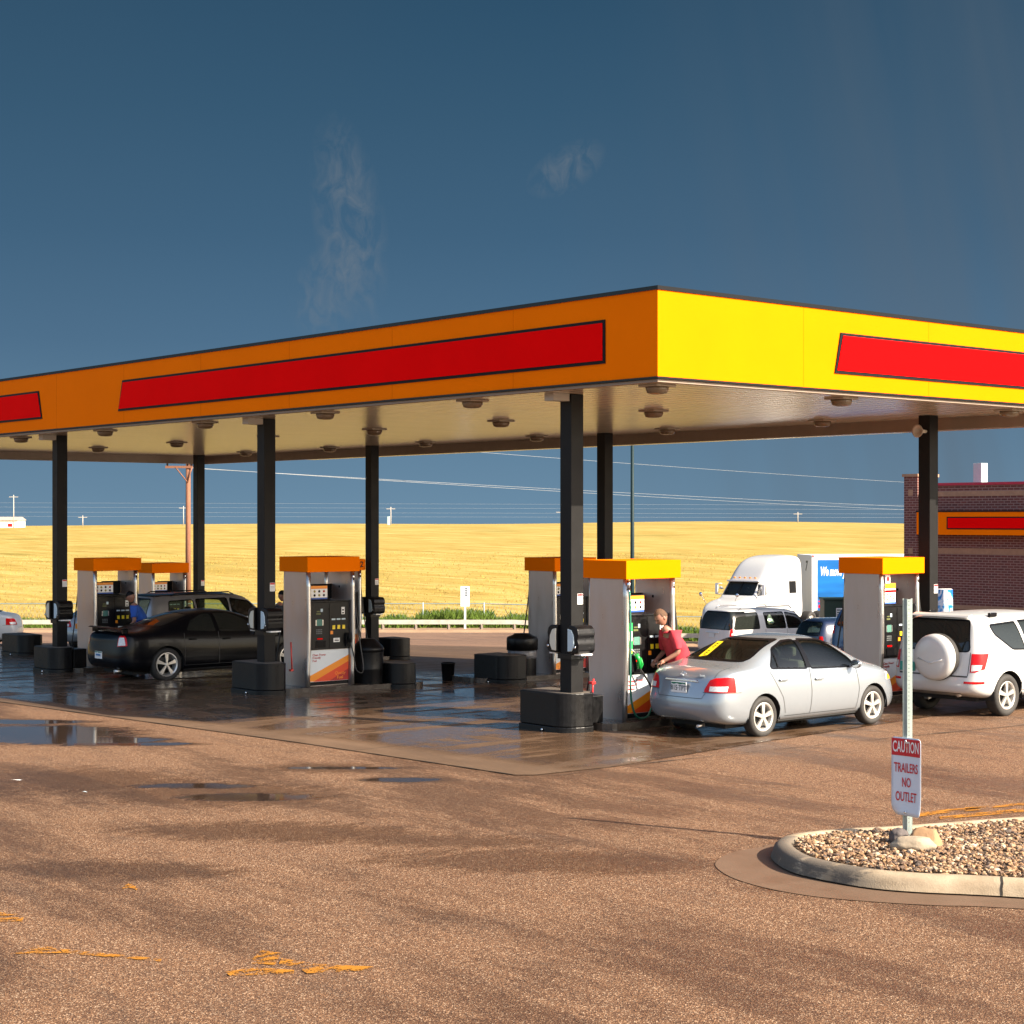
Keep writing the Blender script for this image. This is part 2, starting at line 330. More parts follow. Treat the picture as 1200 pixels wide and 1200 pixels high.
M['redorange'] = mat('red_orange_vinyl', (.72, .06, .008), .4, var=.03)
M['darkred'] = mat('dark_red_vinyl', (.40, .008, .008), .4, var=.04)
M['keyyellow'] = mat('yellow_button', (.85, .62, .02), .4, var=.03)
M['screen'] = mat('lcd_screen', (.10, .22, .18), .15, var=.15, scale=30)
M['green'] = mat('green_plastic', (.01, .33, .05), .35, var=.08)
M['greenhose'] = mat('green_rubber_hose', (.006, .12, .07), .4, var=.1)
M['hose'] = mat('black_rubber_hose', (.014, .014, .014), .45, var=.2)
M['concrete'] = mat('pale_concrete', (.40, .33, .25), .85, var=.22, scale=3.2, bump=.5, bscale=70, detail=7)
M['gutter'] = mat('damp_gutter_concrete', (.120, .072, .043), .7, var=.15, scale=2.5, bump=.25, bscale=90, detail=6, rvar=.12)
M['islandcon'] = mat('damp_island_concrete', (.05, .038, .03), .25, var=.3, scale=5, rvar=.12)
M['soil'] = mat('gravel_bed_soil', (.09, .055, .03), .95, var=.3, scale=20, bump=.6, bscale=50)
M['sandverge'] = mat('sandy_verge', (.25, .16, .095), .95, var=.25, scale=1.3, bump=.5, bscale=9, detail=7)
M['galv'] = mat('galvanised_steel', (.30, .36, .34), .42, metal=.45, var=.15, scale=14)
M['signface'] = mat('sign_sheeting', (.60, .64, .70), .4, var=.03, scale=4)
M['signred'] = mat('sign_red', (.52, .012, .02), .4, var=.05)
M['chrome'] = mat('chrome', (.75, .75, .75), .10, metal=1, var=.03)
M['alloy'] = mat('alloy_wheel', (.62, .60, .56), .28, metal=.6, var=.05)
M['redlens'] = mat('red_lamp_lens', (.50, .003, .004), .2, var=.2, scale=25, coat=.1, spec=.25)
M['clearlens'] = mat('clear_lamp_lens', (.62, .60, .58), .12, var=.3, scale=35, coat=.6)
M['interior'] = mat('car_interior', (.055, .05, .045), .85, var=.2)
M['underbody'] = mat('underbody', (.01, .01, .01), .8, var=.3)
M['glass'] = glass_mat('car_window_glass', (.62, .74, .64), .92)
M['darkglass'] = glass_mat('privacy_glass', (.10, .11, .11), .45)
M['paint_silver'] = mat('silver_car_paint', (.27, .30, .33), .26, metal=.45, var=.02, coat=.9)
M['paint_white'] = mat('white_car_paint', (.50, .50, .49), .30, var=.015, coat=.5)
M['paint_black'] = mat('black_car_paint', (.003, .0035, .005), .24, var=.1, coat=.08, spec=.14)
M['paint_grey'] = mat('pewter_car_paint', (.30, .31, .32), .25, metal=.4, var=.03, coat=.7)
M['paint_navy'] = mat('navy_car_paint', (.012, .02, .05), .2, var=.05, coat=.9)
M['paint_blue'] = mat('blue_car_paint', (.012, .055, .16), .2, var=.05, coat=.9)
M['skin'] = mat('skin', (.30, .14, .09), .55, var=.08, scale=14)
M['hair'] = mat('short_brown_hair', (.09, .045, .022), .8, var=.3, scale=60, bump=.5, bscale=200)
M['pink'] = mat('coral_pink_cotton', (.46, .028, .045), .85, var=.12, scale=9, bump=.5, bscale=16)
M['bluecloth'] = mat('blue_cotton', (.02, .09, .40), .85, var=.12, scale=9, bump=.4, bscale=16)
M['darkcloth'] = mat('dark_denim', (.03, .035, .05), .9, var=.2, scale=30)
M['wood'] = mat('weathered_pole_wood', (.19, .08, .042), .85, var=.35, scale=5, stretch=(6, 6, .5), bump=.5, bscale=20)
M['wire'] = mat('aluminium_wire', (.30, .32, .35), .5, metal=.3, var=.05)
M['polegreen'] = mat('dark_green_pole_paint', (.010, .026, .03), .5, var=.1, spec=.15)
M['stone_tan'] = mat('tan_sandstone', (.29, .17, .085), .85, var=.28, scale=7, bump=.5, bscale=30, detail=6)
M['stone_pale'] = mat('pale_boulder', (.30, .24, .17), .8, var=.2, scale=9, bump=.4, bscale=40)
M['stone_grey'] = mat('grey_boulder', (.09, .075, .07), .85, var=.35, scale=12, bump=.4, bscale=40)
M['trim_stone'] = mat('tan_cast_stone', (.34, .20, .12), .85, var=.2, scale=5)
M['hvac'] = mat('pale_sheet_metal', (.34, .44, .46), .5, var=.06)
M['mapleroof'] = mat('crimson_cap_flashing', (.40, .01, .04), .5, var=.08)
M['truckblue'] = mat('blue_trailer_vinyl', (.008, .13, .42), .35, var=.55, scale=.5, stretch=(.4, .4, 2.5))
M['dkgreen'] = mat('dark_green_enamel', (.012, .035, .022), .5, var=.15)
M['rocks'] = None
# ------------------------------------------------------------ helpers: objects and meshes
def link(name, bm, m_, parent=None, smooth=False, loc=None):
    me = bpy.data.meshes.new(name); bm.to_mesh(me); bm.free()
    if smooth: me.polygons.foreach_set('use_smooth', [True]*len(me.polygons)); me.update()
    if isinstance(m_, (list, tuple)):
        for x in m_: me.materials.append(x)
    else: me.materials.append(m_)
    o = bpy.data.objects.new(name, me); COL.objects.link(o)
    if parent: o.parent = parent
    if loc: o.location = loc
    return o
def tag(o, label=None, cat=None, group=None, kind=None):
    if label: o['label'] = label
    if cat: o['category'] = cat
    if group: o['group'] = group
    if kind: o['kind'] = kind
    return o
def thing(name, label, cat, loc=(0, 0, 0), rz=0, group=None):
    o = bpy.data.objects.new(name, None); COL.objects.link(o); o.location = loc; o.rotation_euler = (0, 0, rz); o.empty_display_size = .3
    return tag(o, label, cat, group)
def copy_tree(o, parent=None):
    c = o.copy(); COL.objects.link(c)
    if parent: c.parent = parent
    for ch in list(o.children): copy_tree(ch, c)
    return c
def BM(): return bmesh.new()
def box(bm, x0, x1, y0, y1, z0, z1, bev=0, seg=2, mi=0):
    r = bmesh.ops.create_cube(bm, size=1, matrix=Matrix.Translation(((x0+x1)/2, (y0+y1)/2, (z0+z1)/2)) @ Matrix.Diagonal((abs(x1-x0), abs(y1-y0), abs(z1-z0), 1)))
    fs = set(f for v in r['verts'] for f in v.link_faces)
    if bev:
        e = list(set(e for v in r['verts'] for e in v.link_edges))
        q = bmesh.ops.bevel(bm, geom=e, offset=bev, segments=seg, profile=.5, affect='EDGES'); fs = set(f for v in q['verts'] for f in v.link_faces) | fs
    for f in fs:
        if f.is_valid: f.material_index = mi
    return r
def tube(bm, pts, r, seg=8, cap=True, taper=None):
    pts = [Vector(p) for p in pts]; rings = []
    prev = None
    for i, p in enumerate(pts):
        d = (pts[min(i+1, len(pts)-1)]-pts[max(i-1, 0)]).normalized()
        ref = prev if prev is not None else (Vector((0, 0, 1)) if abs(d.z) < .9 else Vector((1, 0, 0)))
        x = (ref-d*ref.dot(d)).normalized(); prev = x; y = d.cross(x)
        rr = r if taper is None else lerp(r, taper, i/(len(pts)-1))
        rings.append([bm.verts.new(p+x*rr*math.cos(2*math.pi*k/seg)+y*rr*math.sin(2*math.pi*k/seg)) for k in range(seg)])
    for a, b in zip(rings, rings[1:]):
        for k in range(seg): f = bm.faces.new((a[k], a[(k+1) % seg], b[(k+1) % seg], b[k])); f.smooth = True
    if cap: bm.faces.new(rings[0][::-1]); bm.faces.new(rings[-1])
def lathe(bm, prof, seg=32, axis='Z', off=(0, 0, 0), smooth=True, cap=True):
    rings = []
    for r, h in prof:
        ring = []
        for k in range(seg):
            a = 2*math.pi*k/seg; c, s_ = r*math.cos(a), r*math.sin(a)
            p = {'Z': (c, s_, h), 'Y': (c, h, s_), 'X': (h, c, s_)}[axis]
            ring.append(bm.verts.new((p[0]+off[0], p[1]+off[1], p[2]+off[2])))
        rings.append(ring)
    for a, b in zip(rings, rings[1:]):
        for k in range(seg):
            f = bm.faces.new((a[k], a[(k+1) % seg], b[(k+1) % seg], b[k])); f.smooth = smooth
    if cap and prof[0][0] > 1e-4: bm.faces.new(rings[0][::-1])
    if cap and prof[-1][0] > 1e-4: bm.faces.new(rings[-1])
    bmesh.ops.recalc_face_normals(bm, faces=bm.faces)
def prism(bm, poly, z0, z1, axis='Z', bev=0):
    def P(a, b, h): return {'Z': (a, b, h), 'Y': (a, h, b), 'X': (h, a, b)}[axis]
    lo = [bm.verts.new(P(a, b, z0)) for a, b in poly]; hi = [bm.verts.new(P(a, b, z1)) for a, b in poly]
    n = len(poly); bm.faces.new(lo[::-1]); bm.faces.new(hi)
    for i in range(n): bm.faces.new((lo[i], lo[(i+1) % n], hi[(i+1) % n], hi[i]))
    bmesh.ops.recalc_face_normals(bm, faces=bm.faces)
    if bev: bmesh.ops.bevel(bm, geom=list(bm.edges), offset=bev, segments=2, profile=.5, affect='EDGES')
def quadbm(pts):
    bm = BM(); bm.faces.new([bm.verts.new(p) for p in pts]); return bm
def text_obj(s_, size, m_, mw, parent=None, ext=.001, name='lettering', sx=1., align='CENTER', shear=0., bold=0.):
    cu = bpy.data.curves.new('t', 'FONT'); cu.body = s_; cu.size = size; cu.extrude = ext; cu.align_x = align; cu.align_y = 'CENTER'; cu.shear = shear; cu.offset = bold; cu.resolution_u = 3
    to = bpy.data.objects.new('t', cu); COL.objects.link(to); dg = bpy.context.evaluated_depsgraph_get(); dg.update()
    me = bpy.data.meshes.new_from_object(to.evaluated_get(dg)); bpy.data.objects.remove(to)
    me.transform(mw @ Matrix.Diagonal((sx, 1, 1, 1))); me.materials.clear(); me.materials.append(m_); me.name = name
    o = bpy.data.objects.new(name, me); COL.objects.link(o)
    if parent: o.parent = parent
    return o
def face_mx(loc, right, up):
    r = Vector(right).normalized(); u = Vector(up).normalized(); n = r.cross(u)
    m_ = Matrix((r, u, n)).transposed().to_4x4(); m_.translation = loc; return m_
def merge(objs, name, parent=None):
    bm = BM(); mats = []
    for o in objs:
        k = len(bm.faces); bm.from_mesh(o.data); bm.faces.ensure_lookup_table()
        mm = o.data.materials[0]
        if mm not in mats: mats.append(mm)
        for f in bm.faces[k:]: f.material_index = mats.index(mm)
        bpy.data.objects.remove(o)
    return link(name, bm, mats, parent)
# ------------------------------------------------------------ the ground
def lattice(us, Ds, zf):
    bm = BM(); g = [[None]*len(us) for _ in Ds]
    for j, D in enumerate(Ds):
        for i, u in enumerate(us):
            X, Y = UD2XY(u, D); g[j][i] = bm.verts.new((X, Y, zf(u, D)))
    for j in range(len(Ds)-1):
        for i in range(len(us)-1):
            a, b, c, d = g[j][i], g[j][i+1], g[j+1][i+1], g[j+1][i]
            bm.faces.new((a, b, c)); bm.faces.new((a, c, d))
    return bm
US = [-300, -150, -90, -60]+[x for x in range(-50, 51, 2)]+[60, 90, 150, 300]
DS = [-80, -40, -15, 0, 4, 8, 12, 16, 20, 25]+[x for x in range(27, 84, 2)]
ground = link('asphalt_lot', lattice(US, DS, zg_ud), M['asphalt']); tag(ground, kind='structure')
def sheet(name, poly, off, m_, zf=None):              # a piece of the same lattice cut to a convex outline, lying just above
    bm = lattice(US, DS, lambda u, D: zg_ud(u, D)+off)
    n = len(poly); cx = sum(p[0] for p in poly)/n; cy = sum(p[1] for p in poly)/n
    for i in range(n):
        a = Vector(poly[i]); b = Vector(poly[(i+1) % n]); e = b-a; no = Vector((e.y, -e.x))
        if no.dot(Vector((cx, cy))-a) > 0: no = -no
        bmesh.ops.bisect_plane(bm, geom=list(bm.verts)+list(bm.edges)+list(bm.faces), plane_co=(a.x, a.y, 0), plane_no=(no.x, no.y, 0), clear_outer=True)
    return link(name, bm, m_)
def W2(px, py): p = G(px, py); return (p.x, p.y)
c0 = Vector(W2(604, 909)); c1 = Vector(W2(660, 909)); c2 = Vector(W2(720, 899)); cL = Vector(W2(300, 864)); cR = Vector(W2(1120, 858))
dL = (cL-c0).normalized(); dR = (cR-c2).normalized()
slab = sheet('concrete_apron', [tuple(c0), tuple(c1), tuple(c2), tuple(c2+dR*26), (38.5, 30), (38.5, 58), tuple(c0+dL*42)], .009, M['slab']); tag(slab, kind='structure')
# dark earthy joint along the apron edge
bm = BM()
ed = [c0+dL*30, c0+dL*15, c0+dL*8, c0+dL*4, c0, c1, c2, c2+dR*4, c2+dR*10]
for a, b in zip(ed, ed[1:]):
    n_ = max(2, int((b-a).length/.25)); t = (b-a).normalized(); no = Vector((-t.y, t.x))
    for k in range(n_):
        p = a+(b-a)*(k/n_); q = a+(b-a)*((k+1)/n_); w0 = .002+.030*abs(noise.noise((p.x*2, p.y*2, 0))); w1 = .002+.030*abs(noise.noise((q.x*2, q.y*2, 0)))
        bm.faces.new([bm.verts.new((*(v), zg(*v)+.0125)) for v in (p+no*w0, q+no*w1, q-no*w1, p-no*w0)])
bmesh.ops.recalc_face_normals(bm, faces=bm.faces)
tag(link('apron_joint', bm, mat('joint_grime', (.03, .022, .015), .9, var=.4, scale=12)), kind='structure')
# verge, field
def fz(u, D):
    hill = [(84, -2.22), (95, -2.3), (130, -2.05), (170, -1.5), (230, -.6), (300, .5), (370, 1.35), (430, 1.75), (520, 1.4), (700, -2), (1200, -12), (3000, -40)]
    z = sinterp(D, hill)
    k = sstep(90, 200, D)
    z += k*(.22*math.sin(u*.02+1.3)+.18*math.sin(u*.045+D*.01)+.55*math.exp(-((u-50)/40)**2)*sstep(200, 380, D)-.25*sstep(-20, -90, u)*0)
    z -= .65*sstep(.5, 6, u)*(1-sstep(120, 200, D))
    return z+.03
verge = link('verge', lattice([-300, -150]+list(range(-80, 81, 2))+[150, 300], [82.0, 82.35, 84.6, 86], lambda u, D: (zg_ud(u, D)+(.12 if D > 82.1 else -.05))), M['sandverge']); tag(verge, kind='structure')
FU = [-2500, -1200, -600, -400]+list(range(-300, 301, 6))+[400, 600, 1200, 2500]
FD = [85, 88, 92, 97, 103, 110, 118, 127, 137, 148, 160, 173, 187, 202, 218, 235, 253, 272, 292, 313, 335, 350, 365, 380, 395, 410, 425, 440, 460, 490, 530, 600, 800, 1300, 3000]
field = link('grass_field', lattice(FU, FD, fz), M['field'], smooth=True); tag(field, kind='structure')
random.seed(7)
# tufts of dry grass standing in the field
def tufts(name, n, ucentre, Drange, hrange, m_, zfun, wfun, power=1.0, lean=.35):
    bm = BM()
    for _ in range(n):
        D = Drange[0]+(Drange[1]-Drange[0])*random.random()**power; u = ucentre(D)
        if wfun and not wfun(u, D): continue
        X, Y = UD2XY(u, D); z = zfun(u, D)-.02; h = random.uniform(*hrange)
        for b in range(3):
            a = random.uniform(-.9, .9)+LAT; w = h*random.uniform(.03, .09)*(1+D/120); lx = random.uniform(-lean, lean)*h
            ox = random.uniform(-.25, .25)*h*2
            dx, dy = math.cos(a), math.sin(a); bx, by = X+ox*dx, Y+ox*dy
            bm.faces.new([bm.verts.new((bx-dx*w, by-dy*w, z)), bm.verts.new((bx+dx*w, by+dy*w, z)), bm.verts.new((bx+dx*lx, by+dy*lx, z+h*random.uniform(.7, 1)))])
    return link(name, bm, m_)
M['drystalk'] = mat('dry_grass_stalks', (.34, .24, .065), .9, var=.3, scale=.6, spec=.1)
M['weed'] = mat('green_weeds', (.065, .105, .012), .8, var=.6, scale=1.2, spec=.2)
t1 = tufts('dry_grass', 22000, lambda D: random.uniform(-.36, .36)*D, (88, 200), (.06, .20), M['drystalk'], fz, None, 1.6)
tag(t1, kind='stuff')
def weedy(u, D): return noise.noise((u*.12, 3.1, 0))+.35*noise.noise((u*.6, D*.5, 1)) > -.5
t2 = tufts('roadside_weeds', 42000, lambda D: random.uniform(-.33, .32)*D, (85.4, 91), (.12, .40), M['weed'], lambda u, D: fz(u, D)+random.random()*(.08+.62*max(0, noise.noise((u*.16, 7.7, 0))+.34))*(1 if noise.noise((u*.9, 1.2, 4)) > -.2 else .45), weedy, 1.3, .7)
tag(t2, kind='stuff')
# ------------------------------------------------------------ planted kerb island with the sign
def zpt(px, py, z):
    D = (H-z)*F/(py-HY); u = (px-CX)/F*D; X, Y = UD2XY(u, D); return Vector((X, Y, z))
def smooth_loop(pts, n=6):
    out = []; N = len(pts)
    for i in range(N):
        p0, p1, p2, p3 = pts[i-1], pts[i], pts[(i+1) % N], pts[(i+2) % N]
        for k in range(n):
            t = k/n; out.append(.5*((2*p1)+(-p0+p2)*t+(2*p0-5*p1+4*p2-p3)*t*t+(-p0+3*p1-3*p2+p3)*t**3))
    return out
base_near = [zpt(x, y, 0) for x, y in ((903, 1006), (918, 1020), (947, 1030), (1010, 1042), (1073, 1048), (1175, 1053))]
base_far = [zpt(x, y, 0) for x, y in ((1200, 972), (1121, 978), (1042, 984), (1000, 986), (950, 990), (915, 996))]
e1 = (base_near[-1]-base_near[-3]).normalized(); e2 = (base_far[0]-base_far[2]).normalized()
nearx = [base_near[-1]+e1*k for k in (1.5, 3.5, 6)]; farx = [base_far[0]+e2*k for k in (5.4, 3.2, 1.4)]
mid = (nearx[-1]+farx[0])/2+e1*1.0
loop = smooth_loop(base_near+nearx+[mid]+farx+base_far, 5)
def inset(lp, d):
    out = []; N = len(lp)
    for i in range(N):
        t = (lp[(i+1) % N]-lp[i-1]).normalized(); out.append(lp[i]+Vector((-t.y, t.x, 0))*d)
    return out
area = sum(loop[i-1].x*loop[i].y-loop[i].x*loop[i-1].y for i in range(len(loop)))
sgn = 1 if area > 0 else -1
kerb_prof = [(-.42, .006), (-.40, .012), (.0, .020), (.02, .075), (.035, .120), (.075, .148), (.13, .155), (.19, .148), (.20, .10), (.20, .03)]
def ring_mesh(prof):
    bm = BM(); rows = []
    for d, z in prof:
        lp = inset(loop, d*sgn); rows.append([bm.verts.new((p.x, p.y, z)) for p in lp])
    N = len(loop)
    for a, b in zip(rows, rows[1:]):
        for i in range(N): f = bm.faces.new((a[i], a[(i+1) % N], b[(i+1) % N], b[i])); f.smooth = True
    bmesh.ops.recalc_face_normals(bm, faces=bm.faces); return bm
def kerb_mat():
    s = NT('scuffed_kerb_concrete')
    n1 = s.noise(4, 7, .65); col = s.ramp(n1, [(.3, (.25, .185, .115)), (.55, (.37, .29, .195)), (.75, (.45, .365, .255))])
    sc = None
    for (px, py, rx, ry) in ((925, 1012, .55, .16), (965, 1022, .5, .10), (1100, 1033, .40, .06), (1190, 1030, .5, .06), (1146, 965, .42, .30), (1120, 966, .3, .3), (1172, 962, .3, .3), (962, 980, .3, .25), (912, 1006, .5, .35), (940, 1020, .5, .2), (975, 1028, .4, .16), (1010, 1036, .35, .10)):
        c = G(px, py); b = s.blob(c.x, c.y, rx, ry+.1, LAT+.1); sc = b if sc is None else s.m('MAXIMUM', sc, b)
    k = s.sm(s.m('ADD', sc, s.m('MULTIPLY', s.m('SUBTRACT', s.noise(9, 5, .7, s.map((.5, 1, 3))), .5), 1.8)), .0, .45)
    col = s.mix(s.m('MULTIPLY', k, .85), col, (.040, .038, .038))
    col = s.mix(.2, col, s.ramp(s.noise(120, 2), [(.3, (.11, .08, .05)), (.7, (.36, .29, .2))]))
    s.L(col, s.p.inputs['Base Color']); s.p.inputs['Roughness'].default_value = .85; s.L(s.bump(s.noise(80, 4), .5, .008), s.p.inputs['Normal']); return s.mt
M['kerb'] = kerb_mat()
k_root = thing('kerb_island', 'tan concrete kerb island ringing a gravel bed at the photo\'s right', 'kerb island', (0, 0, 0))
link('kerb_ring', ring_mesh(kerb_prof[2:]), M['kerb'], k_root)
def kerb_joint(px, py):
    c = G(px, py); i = min(range(len(loop)), key=lambda k: (loop[k]-Vector((c.x, c.y, 0))).length); tt = (loop[(i+1) % len(loop)]-loop[i-1]).normalized(); no = Vector((-tt.y, tt.x, 0))*sgn; b = BM()
    pr = [(d, z) for d, z in kerb_prof[2:]]; rnd = random.Random(4); off = [rnd.uniform(-.012, .012) for _ in pr]
    for k in range(len(pr)-1):
        (d0, z0), (d1, z1) = pr[k], pr[k+1]; n0 = .0035
        p, q = loop[i]+no*(d0-n0)+tt*off[k], loop[i]+no*(d1-n0)+tt*off[k+1]
        b.faces.new([b.verts.new(v) for v in ((p.x-tt.x*.009, p.y-tt.y*.009, z0+n0), (p.x+tt.x*.009, p.y+tt.y*.009, z0+n0), (q.x+tt.x*.009, q.y+tt.y*.009, z1+n0), (q.x-tt.x*.009, q.y-tt.y*.009, z1+n0))])
    bmesh.ops.recalc_face_normals(b, faces=b.faces); link('kerb_joint', b, mat('joint_dirt', (.02, .015, .01), .9), k_root)
kerb_joint(1175, 1053)
gt = [zpt(x, y, 0) for x, y in ((838, 1014), (848, 1024), (868, 1033), (905, 1043), (960, 1052), (1030, 1058), (1100, 1062), (1200, 1066))]
gf = [zpt(x, y, 0) for x, y in ((925, 989), (895, 993), (865, 998), (846, 1005))]
gnx = [gt[-1]+e1*k for k in (3, 6.5)]
inner = list(inset(loop, .03*sgn))
bm = BM()
go = smooth_loop(gt+gnx+[mid+e1*.8, farx[0]+e1*.3]+[p for p in farx[1:]]+[base_far[0]]+gf, 4)
vs = [bm.verts.new((p.x, p.y, .006)) for p in go]; f = bm.faces.new(vs); bmesh.ops.triangulate(bm, faces=[f]); bmesh.ops.recalc_face_normals(bm, faces=bm.faces)
tag(link('gutter_pan', bm, M['gutter']), kind='structure')
bm = BM(); lp = inset(loop, .19*sgn)
cpt = sum(lp, Vector())/len(lp)
rows = []
for k in range(7):
    rows.append([bm.verts.new((lerp(p.x, cpt.x, k/7.), lerp(p.y, cpt.y, k/7.), .105+.035*sstep(0, 3, k)+.012*noise.noise((p.x*2, p.y*2, k)))) for p in lp])
for a, b in zip(rows, rows[1:]):
    for i in range(len(lp)): bm.faces.new((a[i], a[(i+1) % len(lp)], b[(i+1) % len(lp)], b[i]))
bm.faces.new(rows[-1]); bmesh.ops.recalc_face_normals(bm, faces=bm.faces)
bed = link('gravel_bed', bm, M['soil']); tag(bed, kind='structure')
def in_poly(x, y, poly):
    c = False; n = len(poly)
    for i in range(n):
        a, b = poly[i-1], poly[i]
        if (a.y > y) != (b.y > y) and x < (b.x-a.x)*(y-a.y)/(b.y-a.y)+a.x: c = not c
    return c
def rocks_mat():
    s = NT('river_pebbles'); at_ = s.t.nodes.new('ShaderNodeAttribute'); at_.attribute_name = 'tone'
    col = s.ramp(at_.outputs['Fac'], [(0, (.02, .016, .018)), (.18, (.075, .040, .025)), (.42, (.19, .092, .034)), (.66, (.30, .165, .068)), (.86, (.38, .25, .135)), (1, (.58, .46, .33))])
    col = s.mix(.25, col, s.ramp(s.noise(60, 3), [(.3, (.10, .06, .04)), (.7, (.36, .27, .19))])); s.L(col, s.p.inputs['Base Color']); s.p.inputs['Roughness'].default_value = .7; return s.mt
M['rocks'] = rocks_mat()
def build_pebbles():
    random.seed(3); lp2 = inset(loop, .235*sgn); xs = [p.x for p in lp2]; ys = [p.y for p in lp2]
    DARK = [(G(px_, py_).x, G(px_, py_).y, rr_) for px_, py_, rr_ in ((1165, 968, .30), (1195, 966, .32), (1220, 965, .35), (968, 983, .16), (985, 985, .12))]
    ico = BM(); bmesh.ops.create_icosphere(ico, subdivisions=1, radius=1); iv = [v.co.copy() for v in ico.verts]; ifc = [[v.index for v in f.verts] for f in ico.faces]; ico.free()
    V = []; Fc = []; T = []; n = 0
    while n < 17000:
        x = random.uniform(min(xs), max(xs)); y = random.uniform(min(ys), max(ys))
        u, D = XY2UD(x, y)
        if u/D > .33 and random.random() < .7: n += 0; continue
        if not in_poly(x, y, lp2): continue
        n += 1; s_ = random.uniform(.008, .0225)*(1.6 if random.random() < .1 else 1); z = .138+random.uniform(-.006, .022)
        rot = Matrix.Rotation(random.uniform(0, 6.28), 3, 'Z') @ Matrix.Rotation(random.uniform(-.5, .5), 3, 'X'); sc = Vector((s_*random.uniform(.9, 1.5), s_*random.uniform(.7, 1.1), s_*random.uniform(.5, .85)))
        b0 = len(V); tn = random.random()
        for (dx_, dy_, dr_) in DARK:
            if math.hypot(x-dx_, y-dy_) < dr_*random.uniform(.5, 1.1): tn *= .22
        for v in iv:
            q = Vector((v.x*sc.x, v.y*sc.y, v.z*sc.z))*random.uniform(.86, 1.12); q = rot @ q; V.append((q.x+x, q.y+y, q.z+z)); T.append(tn)
        for f_ in ifc: Fc.append([b0+k for k in f_])
    me = bpy.data.meshes.new('pebbles'); me.from_pydata(V, [], Fc); a_ = me.attributes.new('tone', 'FLOAT', 'POINT'); a_.data.foreach_set('value', T); me.materials.append(M['rocks'])
    o = bpy.data.objects.new('pebbles', me); COL.objects.link(o); tag(o, kind='stuff')
build_pebbles()
def boulder(name, label, loc, dims, rot, seed, m_, flat=.0):
    bm = BM(); bmesh.ops.create_icosphere(bm, subdivisions=4, radius=1)
    for v in bm.verts:
        d = v.co.normalized(); r = 1+.16*noise.noise(d*1.6+Vector((seed, 0, 0)))+.05*noise.noise(d*5+Vector((seed, 3, 0)))
        p = d*r
        if flat:
            for k in range(7):
                a = Vector((math.sin(seed*3+k*2.1), math.cos(seed+k*1.7), math.sin(k*1.3+seed)*.8)).normalized(); e = p.dot(a)-.70
                if e > 0: p -= a*e*flat
        v.co = Vector((p.x*dims[0], p.y*dims[1], p.z*dims[2]))
    bmesh.ops.rotate(bm, verts=bm.verts, matrix=Matrix.Rotation(rot, 3, 'Z'))
    o = link(name, bm, m_, smooth=True, loc=loc); tag(o, label, 'rock'); return o
def pz(px, py, z): p = zpt(px, py, z); return p
boulder('rock', 'pale oval rock lying in front of the foot of the sign post', pz(1070, 990, .19), (.20, .105, .085), LAT-.12, 2.2, M['stone_pale'])
boulder('rock', 'small dark grey rock left of the sign post foot', pz(1053, 981, .20), (.10, .09, .085), 0, 5.5, M['stone_grey'])
boulder('rock', 'angular orange tan sandstone block right of the sign post foot', pz(1086, 985, .20), (.175, .15, .125), LAT+.35, 9.1, M['stone_tan'], .9)
# caution sign on a perforated post
sp = zpt(1065, 981, .13)
post = thing('caution_sign', 'red and white caution sign on a perforated galvanised post in the gravel', 'sign', (sp.x, sp.y, .10))
def perforated_post(h, w=.058, d=.03, t=.003):
    bm = BM()
    # U channel: front web with punched holes, two flanges, two lips
    step = .0254*1.5; n = int(h/step); hole = .0055
    for k in range(n+1):
        z0 = k*step; z1 = min(h, z0+step); zc = (z0+z1)/2
        if z1-z0 < step*.9: continue
        y0, y1 = -.016, .016
        outer = [(y0, z0), (y1, z0), (y1, z1), (y0, z1)]; innr = [(hole*math.cos(a), zc+hole*1.1*math.sin(a)) for a in (R(225), R(315), R(45), R(135))]
        ov = [bm.verts.new((0, *p)) for p in outer]; iv_ = [bm.verts.new((0, *p)) for p in innr]
        for i in range(4): bm.faces.new((ov[i], ov[(i+1) % 4], iv_[(i+1) % 4], iv_[i]))
    for s_ in (-1, 1):
        for (x0, y0, x1, y1) in ((0, .016*s_, d, .030*s_), (d, .030*s_, d, .044*s_)):
            vv = [bm.verts.new(p) for p in ((x0, y0, 0), (x1, y1, 0), (x1, y1, h), (x0, y0, h))]; bm.faces.new(vv)
    bmesh.ops.remove_doubles(bm, verts=bm.verts, dist=.0004); bmesh.ops.recalc_face_normals(bm, faces=bm.faces)
    r = bmesh.ops.solidify(bm, geom=list(bm.faces), thickness=t)
    bmesh.ops.scale(bm, vec=(1.1, 1.12, 1), verts=bm.verts)
    return bm
pp = link('sign_post', perforated_post(2.33), M['galv'], post); pp.rotation_euler = (0, 0, R(60)); pp.location = (0, 0, 0)
